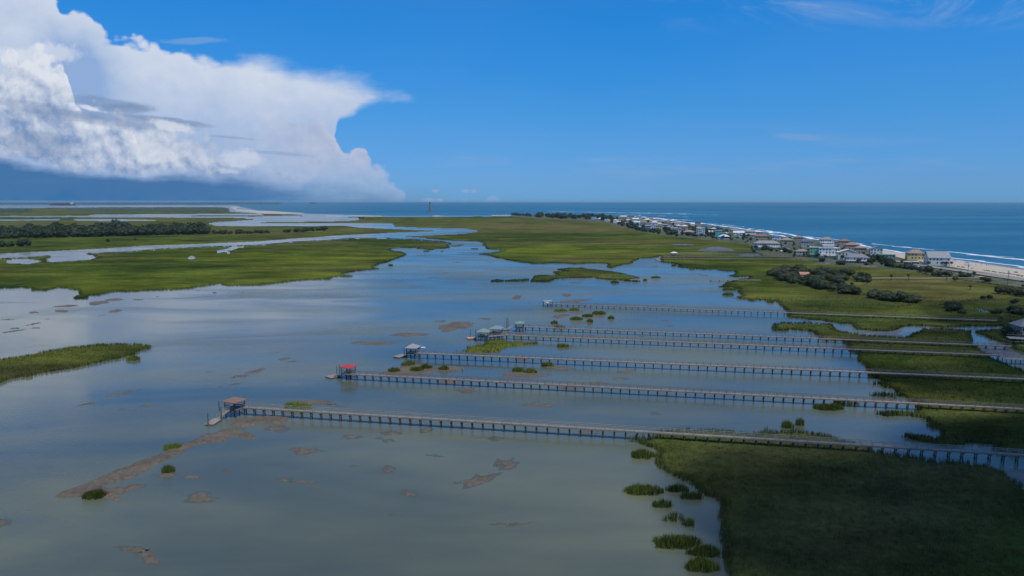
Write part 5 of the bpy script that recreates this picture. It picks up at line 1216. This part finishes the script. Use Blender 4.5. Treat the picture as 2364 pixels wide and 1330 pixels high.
for i in range(6): r.box(-4 + i * 1.95, -3.9 + i * 1.95, -1.6, -1.5, 2.002, 2.948).box(-4 + i * 1.95, -3.9 + i * 1.95, 1.5, 1.6, 2.002, 2.948)
r.build('railing', M_RAIL, e)
for k in range(5): MB().box(6.0 + k * .35, 6.33 + k * .35, -1.2, 1.2, 2.0 + k * .18, 2.07 + k * .18).build('step', M_RAIL, e)
o = sheet('lawn', [[G(*p) for p in [(2330, 792), (2345, 788), (2380, 790), (2700, 800), (2700, 850), (2400, 812), (2364, 807), (2342, 800)]]], [], mat('lawn', lambda t, p: (t.set(p.inputs['Base Color'], t.mix(t.noise(pos(t), .8, 5, .6), (.06, .09, .02), (.13, .15, .04))), t.set(p.inputs['Roughness'], .9))), .9, step=(2, 1), warp=.2, edge=1.5, zlow=-.2); tag(o, kind='structure')
# house roof half buried in the shrubs of the dune
x, y = G(1856, 636, 1.4); e = empty('house', (x, y, -.1), R(-8)); e.scale = (.7, .8, .95); tag(e, 'cottage with a salmon roof half buried in the shrubs of the dune', 'house', 'beach houses along the shore')
MB().box(-5, 5, -3, 3, 0, 2.6).build('wall', M_WHITE, e); MB().gable(10, 6, 2.65, 1.9, .4).build('roof', paint('salmon_roof', (.48, .22, .15), .8), e)
# sheds beside the yellow house
for px, lab in ((2095, 'dark shed with a white roof, left one of the pair by the car park'), (2113, 'dark shed with a white roof, right one of the pair by the car park')):
    x, y = G(px, 611, 1.4); e = empty('shed', (x, y, 1.35), FACE); tag(e, lab, 'shed', 'pair of dark sheds'); MB().box(-2.6, 2.6, -2, 2, -.2, 2.6).build('wall', paint('shed_wall', (.03, .06, .08), .6), e); MB().box(-2.9, 2.9, -2.3, 2.3, 2.603, 2.9).build('roof', M_WHITE, e); MB().box(-.5, .5, -2.04, -1.96, -.1, 2.0).build('door', paint('shed_door', (.1, .16, .2), .6), e)
# ------------------------------------------------------------------ trees between the houses
def zone_tree(px, py, h, lab, grp):
    x, y = G(px, py, 1.3); i = random.randrange(5)
    if py < 548: return far_tree(px, py, h * 1.15, lab, grp, 1.2, 1.25)
    return plant('tree', i, x, y, 1.2, h / 9.6, h / 9.6, lab, 'tree', grp)
def back_y(px): return np.interp(px, [1400, 1440, 1480, 1550, 1620, 1700, 1736, 1742, 1800, 1860, 1900, 1990, 2050, 2110, 2150], [513, 525, 536, 546, 552, 560, 566, 582, 590, 598, 606, 614, 618, 624, 630])
for k in range(270):
    px = rnd.uniform(1400, 2060); py = back_y(px) - rnd.uniform(0, 4) - (rnd.random() < .45) * rnd.uniform(2, 14)
    if 1742 < px < 1756 or any(abs(px - q[0]) < q[2] * .42 and -3 < py - q[1] for q in HS if q[1] > 538 and rnd.random() < .75): continue
    zone_tree(px, py, rnd.uniform(4.0, 7.0) * (1.1 if px < 1700 else .85), 'dark tree among the houses along the marsh edge', 'trees among the houses')
for k in range(210):
    px = 1405 + 600 * rnd.random() ** 1.25; b_ = back_y(px); f_ = np.interp(px, [1400, 1560, 1750, 1950], [502, 514, 545, 568]); py = rnd.uniform(f_ + 3, b_ - 3)
    zone_tree(px, py, rnd.uniform(4.5, 7.0) * (1 if px < 1750 else .8), 'dark tree growing between the rows of beach houses', 'trees between the rows of houses')
SH = [(1752, 574, 6.5), (1764, 577, 6), (1775, 578, 5), (1787, 574, 7), (1797, 576, 6), (1780, 579, 4), (1812, 583, 4), (1825, 585, 4), (2020, 601, 6), (2030, 605, 7), (2040, 607, 6), (2048, 611, 6), (2015, 606, 5), (2058, 612, 6), (2060, 618, 4.5), (2070, 619, 4.5), (2050, 616, 5), (2085, 620, 4), (2095, 621.5, 4), (2105, 623, 3.8),
      (2118, 624, 3.6), (2132, 627, 4.5), (2142, 627.5, 5), (2148, 629, 4), (2160, 637, 3.6), (2170, 637, 4), (2184, 637, 3.6), (2192, 638, 4), (2222, 641, 3.6), (2233, 641.5, 3.4), (2205, 648, 3.6), (2266, 646, 2.2), (2275, 649, 3), (2281, 650, 2.8), (2308, 677, 4.2), (2318, 678, 4.6), (2330, 678, 4.8), (2345, 682, 4), (2357, 683, 4.2), (2268, 690, 2.2), (2283, 690.5, 2.6), (2338, 700, 2), (2346, 699, 2.6),
      (1944, 612, 4), (1936, 611, 4), (2000, 613, 3), (1898, 604, 4)]
for px, py, h in SH:
    x, y = G(px, py, 1.0); plant('shrub', random.randrange(4), x, y, 0.9, h / 3.1, h / 3.1, 'dark rounded shrub on the grassland behind the beach', 'shrub', 'shrubs on the grassland behind the beach')
DUNE = []
def along(pts, n, spread, h0, h1):
    for k in range(n):
        t_ = rnd.random() * (len(pts) - 1); i = int(t_); f_ = t_ - i
        DUNE.append((pts[i][0] * (1 - f_) + pts[i + 1][0] * f_ + rnd.uniform(-4, 4), pts[i][1] * (1 - f_) + pts[i + 1][1] * f_ + rnd.uniform(-spread, spread), rnd.uniform(h0, h1)))
along(R6((290, 130), (400, 160), (560, 190), (700, 205)), 34, 6, 4.6, 6.8); along(R6((330, 90), (500, 110), (700, 130), (900, 140), (1090, 160)), 50, 8, 4.2, 6.2); along(R6((640, 215), (760, 240), (900, 262), (1050, 290), (1200, 310), (1330, 325), (1480, 345)), 46, 5, 3.8, 5.8)
along(R6((420, 150), (600, 170), (850, 175)), 24, 5, 4.4, 6); along(R6((1700, 410), (1780, 405), (1900, 435)), 11, 5, 3, 4.6); along(R6((2240, 420), (2364, 440)), 8, 3, 2.5, 4); along(R6((2110, 430), (2200, 445)), 3, 3, 2, 3)
for px, py, h in DUNE:
    if 1840 < px < 1872 and py > 634: h *= .6
    x, y = G(px, py, 1.0); plant('shrub', random.randrange(4), x, y, .8, h / 3.1 * rnd.uniform(.8, 1.25), h / 3.1 * rnd.uniform(.55, .95), 'wind shaped shrub in the thicket on the low dune' if px < 2140 else 'wind shaped shrub in the small thickets above the farthest long pier', 'shrub', 'shrubs of the dune thicket' if px < 2140 else 'shrubs of the small thickets')
# palms
def palm_proto():
    e = empty('palm_tree', (0, 0, 0)); MB().tube([(0, 0, -.3), (.1, 0, 2.5), (.05, 0, 5.0)], [.22, .17, .15], 8).build('trunk', M_BARK, e)
    v = []; f = []
    for k in range(46):
        a = k * 2.399; up = 1.1 - 2.1 * k / 46; l = 1.7
        for j in range(5):
            t0 = j / 5; t1 = (j + 1) / 5; w0 = .32 * math.sin(math.pi * (t0 * .85 + .12)); w1 = .32 * math.sin(math.pi * min(1, t1 * .85 + .12))
            def pt(t_, s2, w_):
                r = l * t_ * math.cos(up * .9); z = 5.0 + l * (t_ * math.sin(up) - .55 * t_ * t_)
                return (r * math.cos(a) - s2 * w_ * math.sin(a), r * math.sin(a) + s2 * w_ * math.cos(a), z - abs(s2) * .12)
            b = len(v); v += [pt(t0, -1, w0), pt(t0, 0, 0), pt(t0, 1, w0), pt(t1, -1, w1), pt(t1, 0, 0), pt(t1, 1, w1)]; f += [(b, b + 1, b + 4, b + 3), (b + 1, b + 2, b + 5, b + 4)]
    mesh_obj('crown', v, f, M_PALM, e); return e
pp_ = palm_proto(); first = True
PALMS = [(1989, 603, 7.5, 'tall palm between the cream gables and the white gable house'), (1892, 606, 5.2, 'palm in front of the green house, left one'), (1902, 607, 5, 'palm in front of the white modern house'), (2057, 646.6, 4.8, 'lone palm left of another beside the sandy path'), (2097, 645.6, 5.0, 'lone palm in the middle of the sandy path'), (2172, 631, 4.4, 'short palm beside the road below the big grey roof'), (2216, 638, 4.6, 'bushy palm left of the utility pole by the beach road'), (2248, 642, 5.6, 'shaggy palm right of the utility pole by the beach road'),
 (2081.5, 612, 5, 'palm left of the dark sheds'), (2143, 617, 6, 'palm at the left corner of the big grey roofed house'), (2166, 614.5, 5, 'first palm from the left before the white arcade'), (2175, 615, 5, 'second palm from the left before the white arcade'), (2185, 615.5, 5, 'third palm from the left before the white arcade'), (2196, 615.5, 5, 'palm at the right end of the white arcade'), (1966, 664, 4.2, 'palm in the gap between two dune thickets'), (1890, 639, 6.6, 'palm rising above the dune thicket'), (1823, 558, 7.5, 'tall dark palm seen against the surf'), (2002, 655.5, 4.6, 'round headed palm at the right end of the upper dune thicket'),
 (2362, 668, 3.8, 'palm at the right edge of the picture by the road'), (2240, 668, 3.2, 'short palm stump in the open grass left of the dark shrubs'), (2185, 646, 3.2, 'small palm right along the sandy path'), (1700, 553, 5, 'palm behind the marsh right of the low blue cottage'), (1735, 556, 5, 'palm left of the long apartment house'),
 (2338, 770, 5.2, 'palm before the house on stilts, left one'), (2348, 775, 5.6, 'palm before the house on stilts, middle one'), (2360, 772, 5.8, 'palm before the house on stilts at the picture edge'), (2312, 742, 3, 'low palm where the farthest long pier comes ashore')]
for px, py, h, lab in PALMS:
    o = pp_ if first else copy_tree(pp_); first = False
    x, y = G(px, py, 1.0); o.location = (x, y, 1.0); o.scale = (max(.9, h / 5.6) * 1.05, max(.9, h / 5.6) * 1.05, h / 6.0); o.rotation_euler = (0, 0, random.uniform(0, 6)); tag(o, lab, 'palm tree', 'palms of the beach village')
for px, py, h in ((2330, 772, 5), (2336, 779, 4.4), (2345, 783, 4.6), (2352, 785, 4), (2328, 764, 3.6), (2340, 765, 5)):
    x, y = G(px, py, 1.0); plant('shrub', random.randrange(4), x, y, .7, h / 3.1, h / 3.1, 'dark shrub crowding in front of the house at the right edge', 'shrub', 'shrubs by the house at the right edge')
# utility poles
for px, py, h, lab in ((1983.5, 636, 8.5, 'utility pole rising behind the dune thicket'), (2233.6, 640, 10.5, 'utility pole beside the beach road near the blue canopies'), (2326, 657.5, 10.5, 'utility pole beside the beach road at the far right'), (2064, 612, 8, 'utility pole in front of the low teal building'), (2079, 613, 7, 'short utility pole left of the dark sheds')):
    x, y = G(px, py, 1.4); e = empty('utility_pole', (x, y, 1.2)); tag(e, lab, 'utility pole', 'utility poles of the beach village')
    MB().tube([(0, 0, -.3), (0, 0, h)], [.17, .12], 8).build('pole', M_BARK, e); MB().box(-1.0, 1.0, -.06, .06, h - .9, h - .76).build('crossarm', M_BARK, e); MB().tube([(.35, 0, h - 2.3), (.35, 0, h - 1.4)], [.22, .22], 8).build('transformer', M_METAL, e)
# cars and fence by the beach
def car(px, py, col, lab, rz):
    x, y = G(px, py, 1.9); e = empty('parked_car', (x, y, 2.03), rz); tag(e, lab, 'car', 'cars parked behind the beach'); m = paint('car_%d' % int(col[2] * 900 + col[0] * 90), col, .3, .05)
    prof = [(-2.2, .35), (-2.2, .85), (-1.3, .95), (-.8, 1.42), (.7, 1.42), (1.3, .95), (2.15, .8), (2.2, .35)]
    v = [(a, s2 * .88, b) for s2 in (-1, 1) for a, b in prof]; n = len(prof); f = [tuple(range(n)), tuple(reversed(range(n, 2 * n)))] + [(i, n + i, n + (i + 1) % n, (i + 1) % n) for i in range(n)]
    mesh_obj('body', v, f, m, e); MB().box(-.75, .65, -.893, -.885, 1.0, 1.35).box(-.75, .65, .885, .893, 1.0, 1.35).build('window', M_GLASS, e)
    for a in (-1.35, 1.35):
        for s2 in (-.8, .8): w_ = MB().tube([(0, 0, -.12), (0, 0, .12)], [.33, .33], 12).build('wheel', M_METAL, e); w_.rotation_euler = (math.pi / 2, 0, 0); w_.location = (a, s2, .33)
for q in ((2118, 618, (.6, .6, .6), 'white car parked at the left below the yellow house'), (2127, 619.5, (.1, .2, .5), 'blue car parked below the yellow house'), (2135, 621, (.4, .42, .45), 'silver car parked nearest the big grey roofed house'), (2361, 652.5, (.02, .03, .12), 'dark blue car on the beach road at the right edge'), (1803, 581, (.7, .7, .7), 'white van parked right of the long apartment house')):
    car(q[0], q[1], q[2], q[3], HEAD)
def fence(pts, lab, h, m, sp_=2.0):
    P = [G(*p, 1.9) for p in pts]; e = empty('fence', (*P[0], 1.9)); tag(e, lab, 'fence'); r = MB(); k = 0
    for a, b in zip(P, P[1:]):
        L = math.hypot(b[0] - a[0], b[1] - a[1]); n = max(1, int(L / sp_)); o_ = (P[0][0], P[0][1])
        for i in range(n): x_ = a[0] + (b[0] - a[0]) * i / n - o_[0]; y_ = a[1] + (b[1] - a[1]) * i / n - o_[1]; r.box(x_ - .07, x_ + .07, y_ - .07, y_ + .07, -.4, h)
        for zz in (.35, .8): r.bar((a[0] - o_[0], a[1] - o_[1], h * zz), (b[0] - o_[0], b[1] - o_[1], h * zz), .04, .1)
    r.build('railing', m, e)
fence([(2150, 614), (2200, 620.5), (2260, 629), (2364, 645), (2600, 682)], 'brown sand fence running between the road and the beach', 1.2, M_RAILB)
fence([(2108, 612), (2140, 616.5)], 'white fence between the sheds and the big grey roofed house', 1.6, M_WHITE, 1.2)
# dune grass along the sand fence
pts = [G(*p) for p in [(2150, 613), (2200, 619), (2260, 628), (2364, 644), (2600, 680)]]
X = []; Y = []
for a, b in zip(pts, pts[1:]):
    n = int(math.hypot(b[0] - a[0], b[1] - a[1]) * 3); t_ = rng.random(n); X.append(a[0] + (b[0] - a[0]) * t_ + rng.normal(0, 1.3, n)); Y.append(a[1] + (b[1] - a[1]) * t_ + rng.normal(0, 1.8, n))
X = np.concatenate(X); Y = np.concatenate(Y); k = fbm(X / 5, Y / 5, 3) > .47; tag(blades('dune_grass', X[k], Y[k], np.full(k.sum(), .9), 3, M_PALM, wid=.3, z0=1.8), kind='stuff')
# beach canopies
def canopy(px, py, w, lab, grp='blue beach canopies'):
    x, y = G(px, py, 1.9); e = empty('beach_canopy', (x, y, 1.85), FACE); tag(e, lab, 'canopy', grp)
    MB().hip(w, w, 2.2, .8, .05, th=.15).build('canopy_top', BLUE2 if 'pale' not in lab else paint('pale_blue', (.15, .5, .7), .6), e)
    for sx in (-1, 1):
        for sy in (-1, 1): MB().tube([(sx * w / 2, sy * w / 2, 0), (sx * w / 2, sy * w / 2, 2.04)], [.04, .04], 6).build('leg', M_METAL, e)
canopy(2232, 612, 3.2, 'bright blue beach canopy, left one of the pair above the pole'); canopy(2238.5, 613.5, 3, 'pale blue beach canopy, right one of the pair above the pole'); canopy(2203, 606, 3, 'blue beach canopy beside the big grey roofed house')
# people on the beach and on the pier: one body grown from a jointed skeleton, posed two ways
def person(name_loc, pose, shirt, shorts, lab, rz):
    J = {'pel': (0, 0, .95), 'wst': (0, 0, 1.12), 'che': (0, 0, 1.35), 'nek': (0, 0, 1.5), 'hea': (0, .02, 1.62), 'top': (0, .02, 1.74)}
    R_ = {'pel': .15, 'wst': .125, 'che': .15, 'nek': .06, 'hea': .095, 'top': .07}; E = [('pel', 'wst'), ('wst', 'che'), ('che', 'nek'), ('nek', 'hea'), ('hea', 'top')]
    st = .22 if pose == 'walk' else .02
    for s2, n_ in ((-1, 'l'), (1, 'r')):
        f_ = st * s2
        J[n_ + 'hip'] = (.1 * s2, 0, .9); J[n_ + 'kne'] = (.11 * s2, f_ * .6 + .03, .5); J[n_ + 'ank'] = (.11 * s2, f_, .09); J[n_ + 'toe'] = (.12 * s2, f_ + .2, .04)
        J[n_ + 'sho'] = (.2 * s2, 0, 1.42); J[n_ + 'elb'] = (.27 * s2, -f_ * .5, 1.14); J[n_ + 'wri'] = (.29 * s2, -f_ * .9 + .08, .9); J[n_ + 'pal'] = (.29 * s2, -f_ * .9 + .1, .83)
        R_.update({n_ + 'hip': .1, n_ + 'kne': .065, n_ + 'ank': .045, n_ + 'toe': .035, n_ + 'sho': .065, n_ + 'elb': .043, n_ + 'wri': .03, n_ + 'pal': .035})
        E += [('pel', n_ + 'hip'), (n_ + 'hip', n_ + 'kne'), (n_ + 'kne', n_ + 'ank'), (n_ + 'ank', n_ + 'toe'), ('che', n_ + 'sho'), (n_ + 'sho', n_ + 'elb'), (n_ + 'elb', n_ + 'wri'), (n_ + 'wri', n_ + 'pal')]
        for k in range(5):
            b = J[n_ + 'pal']; J[n_ + 'f%d' % k] = (b[0] + (k - 2) * .02 * (1 if k else 2.4), b[1] + .02, b[2] - (.085, .1, .105, .1, .08)[k] + (.05 if k == 0 else 0)); R_[n_ + 'f%d' % k] = .009; E.append((n_ + 'pal', n_ + 'f%d' % k))
    ks = list(J); me = bpy.data.meshes.new('person'); me.from_pydata([J[k] for k in ks], [(ks.index(a), ks.index(b)) for a, b in E], [])
    o = bpy.data.objects.new('person', me); C.objects.link(o); m_ = o.modifiers.new('skin', 'SKIN'); sv = me.skin_vertices[0].data
    for i, k in enumerate(ks): sv[i].radius = (R_[k], R_[k] * (.75 if k in ('pel', 'wst', 'che') else 1))
    sv[0].use_root = True; o.modifiers.new('sub', 'SUBSURF').levels = 1; o.modifiers[-1].render_levels = 1
    me.materials.append(paint('skin_tone', (.36, .22, .15), .6))
    MB().tube([(0, 0, 1.0), (0, 0, 1.2), (0, 0, 1.42), (0, 0, 1.5)], [.18, .16, .2, .08], 12).build('shirt', shirt, o).scale = (1.05, .78, 1)
    MB().tube([(0, 0, .72), (0, 0, 1.02)], [.2, .19], 12).build('shorts', shorts, o).scale = (1, .8, 1)
    MB().tube([(0, .01, 1.66), (0, .0, 1.74), (0, 0, 1.77)], [.105, .095, .03], 10).build('hair', paint('dark_hair', (.04, .025, .015), .8), o)
    o.location = name_loc; o.rotation_euler = (0, 0, rz); tag(o, lab, 'person'); return o
sc_ = {'w': M_WHITE, 'b': BLUE2, 'r': REDR, 'd': M_METAL}
for px, py, z, pose, a, b, lab in ((2253, 613, 1.95, 'stand', 'w', 'd', 'person in a white shirt standing on the sand right of the blue canopies'), (2265, 612, 1.9, 'walk', 'd', 'b', 'person in dark clothes walking near the water, left of two others'), (2277, 614, 1.9, 'walk', 'd', 'r', 'person in dark top and red shorts at the water'), (2282, 614, 1.9, 'stand', 'b', 'd', 'person in a blue top at the water beside one in red shorts'),
    (1895, 782.5, 1.8, 'stand', 'r', 'd', 'person in a reddish shirt on the deck of the green roofed lookout\'s pier'), (1874, 781.3, 1.8, 'walk', 'd', 'd', 'person in dark clothes walking on the deck of the green roofed lookout\'s pier')):
    x, y = G(px, py, z); person((x, y + (.6 if py > 700 else 0), z), pose, sc_[a], sc_[b], lab, rnd.uniform(0, 6))
# small rowing boat on the sand
x, y = G(2346, 629, 1.95); e = empty('beach_boat', (x, y, 1.9), HEAD); tag(e, 'small dark boat resting on the sand near the right edge', 'boat'); hull(4, 1.4, .6, 'hull', M_BARK, e)
# ------------------------------------------------------------------ surf
def surf(px0, py0, px1, py1, wid, dens, seed):
    r_ = np.random.default_rng(seed); a = np.array(G(px0, py0)); b = np.array(G(px1, py1)); L = np.hypot(*(b - a)); n = int(max(12, min(600, L / 1.5)))
    t_ = np.linspace(0, 1, n); d = (b - a) / L; nrm = np.array([-d[1], d[0]]); sc2 = L / 14
    ph = r_.uniform(0, 99); m_ = fbm(t_ * sc2 + ph, t_ * 0 + ph, 4, .6); m2 = fbm(t_ * sc2 * .4 + ph + 9, t_ * 0, 3); wd = wid * np.clip((m_ + (dens - .5) - .35) * 3, 0, 1) * (.5 + m2)
    wob = (fbm(t_ * L / 40 + ph, t_ * 0 + 3, 3) - .5) * wid * 2.2
    c = a + np.outer(t_, b - a) + np.outer(wob, nrm); hgt = .05 + .35 * wd / wid
    v = []; f = []
    for i in range(n):
        o_ = nrm * wd[i] / 2; j = nrm * r_.uniform(-.15, .15) * wd[i]
        v += [(*(c[i] - o_ + j), .01), (*(c[i]), float(hgt[i])), (*(c[i] + o_ + j), .01)]
    for i in range(n - 1):
        if wd[i] > .05 * wid and wd[i + 1] > .05 * wid: k = i * 3; f += [(k, k + 1, k + 4, k + 3), (k + 1, k + 2, k + 5, k + 4)]
    return v, f
SV = []; SF = []
for i, (x0, y0, x1, y1, w, dn) in enumerate([(1264, 488, 1600, 494, 22, .62), (1380, 490.5, 1660, 496, 20, .45), (1420, 494, 1590, 501, 16, .4), (1450, 498, 1560, 508, 16, .6), (1500, 503, 1620, 517, 12, .75), (1530, 505, 1600, 509, 10, .5), (1610, 514, 1700, 526, 11, .8), (1640, 516, 1720, 524, 8, .5), (1690, 524, 1790, 539, 9, .85), (1730, 527, 1800, 537, 7, .6), (1770, 533, 1860, 548, 8, .8), (1780, 541, 1850, 553, 8, .8),
     (1840, 545, 1910, 556, 8, .85), (1860, 546, 1940, 554, 5, .55), (1940, 556, 2016, 572, 6, .9), (1950, 558, 1990, 563, 5, .8), (2010, 563, 2110, 572, 4, .65), (2030, 574, 2110, 588, 5, .9), (2060, 569, 2160, 577, 4, .5), (2090, 582, 2200, 592, 4, .6), (2190, 581, 2364, 600, 5, .8), (2230, 588, 2340, 594, 4, .7), (2190, 594, 2280, 604, 5, .95), (2270, 603, 2364, 617, 5, .9), (2364, 617, 2600, 652, 5, .9), (2364, 600, 2600, 628, 5, .7), (2200, 603, 2364, 624, 2.5, .45), (2340, 597, 2400, 602, 3, .8), (1130, 497, 1190, 496, 14, .4), (1000, 498.5, 1130, 498.3, 10, .3)]):
    v, f = surf(x0, y0, x1, y1, w, dn, i); b = len(SV); SV += v; SF += [tuple(b + k for k in q) for q in f]
tag(mesh_obj('surf_foam', SV, SF, M_FOAM, None, True), kind='stuff')
# ------------------------------------------------------------------ a cumulus overhead whose shadow lies on the near marsh
def w_cloud(t, p, lo=.35, hi=.8):
    p.inputs['Base Color'].default_value = (.9, .9, .92, 1); p.inputs['Roughness'].default_value = 1
    n = t.noise(objc(t), .012, 5, .6); lw = t.node('ShaderNodeLayerWeight'); lw.inputs[0].default_value = .5
    t.set(p.inputs['Alpha'], t.mul(t.ss(lw.outputs['Facing'], .97, .55), t.lin(n, .25, .6, lo, hi)))
CZ = 950.0; off = CZ / math.tan(SUN_EL)
def make_cloud(parts, lo, hi, name):
    bm = bmesh.new()
    for gx, gy, rx, ry, rz_ in parts:
        bmesh.ops.create_icosphere(bm, subdivisions=4, radius=1, matrix=Matrix.Translation((gx + math.sin(SUN_AZ) * off, gy + math.cos(SUN_AZ) * off, CZ)) @ Matrix.Diagonal((rx, ry, rz_, 1)))
    me = bpy.data.meshes.new('cloud'); bm.to_mesh(me); bm.free()
    co = np.zeros(len(me.vertices) * 3, np.float32); me.vertices.foreach_get('co', co); co = co.reshape(-1, 3).astype(float)
    k = (fbm(co[:, 0] / 40, co[:, 1] / 40, 5, .6) - .5) * 26; co[:, 2] += k; co[:, 0] += k * .8
    me.vertices.foreach_set('co', co.astype(np.float32).ravel()); me.materials.append(mat(name, lambda t, p: w_cloud(t, p, lo, hi))); me.polygons.foreach_set('use_smooth', [True] * len(me.polygons))
    o = bpy.data.objects.new('cloud', me); C.objects.link(o); tag(o, kind='stuff')
make_cloud(((105, 95, 75, 62, 30), (92, 50, 80, 60, 45), (170, 120, 100, 62, 35), (90, -60, 150, 80, 60), (240, 70, 150, 100, 60), (150, 160, 60, 26, 20), (70, 128, 40, 36, 25)), .30, .66, 'cloud_vapour')
make_cloud(((230, 240, 110, 75, 30), (330, 330, 120, 90, 30)), .12, .42, 'added_shade_cloud')  # unseen thin cloud, added to half shade the marsh and house at right
# the trees that show largest stand as things of their own, the rest as one mass
TREES.sort(key=lambda q: -q[0]); keep = max(0, 285 - sum(1 for o in bpy.data.objects if o.get('category') == 'tree'))
for n_, (a_, x, y, z, sx, sz, tz, i, lab, grp) in enumerate(TREES[:keep]):
    o = FAR[i]
    if i in fu: o = o.copy(); C.objects.link(o)
    fu.add(i); o.location = (x, y, z); o.rotation_euler = (0, 0, tz); o.scale = (sx, sx, sz); tag(o, lab, 'tree', grp)
VV = []; FF = []; nb = 0; base = []
for p in FAR:
    v = np.zeros(len(p.data.vertices) * 3, np.float32); p.data.vertices.foreach_get('co', v); f = np.zeros(len(p.data.polygons) * 3, np.int32); p.data.loops.foreach_get('vertex_index', f); base.append((v.reshape(-1, 3).astype(float), f.reshape(-1, 3)))
for (a_, x, y, z, sx, sz, tz, i, lab, grp) in TREES[keep:]:
    v, f = base[i]; c_, s_ = math.cos(tz), math.sin(tz)
    q = np.stack([(v[:, 0] * c_ - v[:, 1] * s_) * sx + x, (v[:, 0] * s_ + v[:, 1] * c_) * sx + y, v[:, 2] * sz + z], 1); VV.append(q); FF.append(f + nb); nb += len(q)
tag(mesh_obj('woodland', np.concatenate(VV), np.concatenate(FF), M_LEAF), kind='stuff')
# ------------------------------------------------------------------ the air: a thin sea haze
def w_haze(t, p):
    t.n.remove(p); v = t.node('ShaderNodeVolumePrincipled'); v.inputs['Color'].default_value = (.58, .84, 1.0, 1); v.inputs['Density'].default_value = 3.0e-5; v.inputs['Anisotropy'].default_value = 0.2
    t.l.new(v.outputs[0], t.n['Material Output'].inputs['Volume'])
HZ = mat('sea_haze', w_haze)
o = MB().box(-30500, 30500, -30500, 30500, -3.0, 64.0).build('haze', HZ); tag(o, kind='stuff')
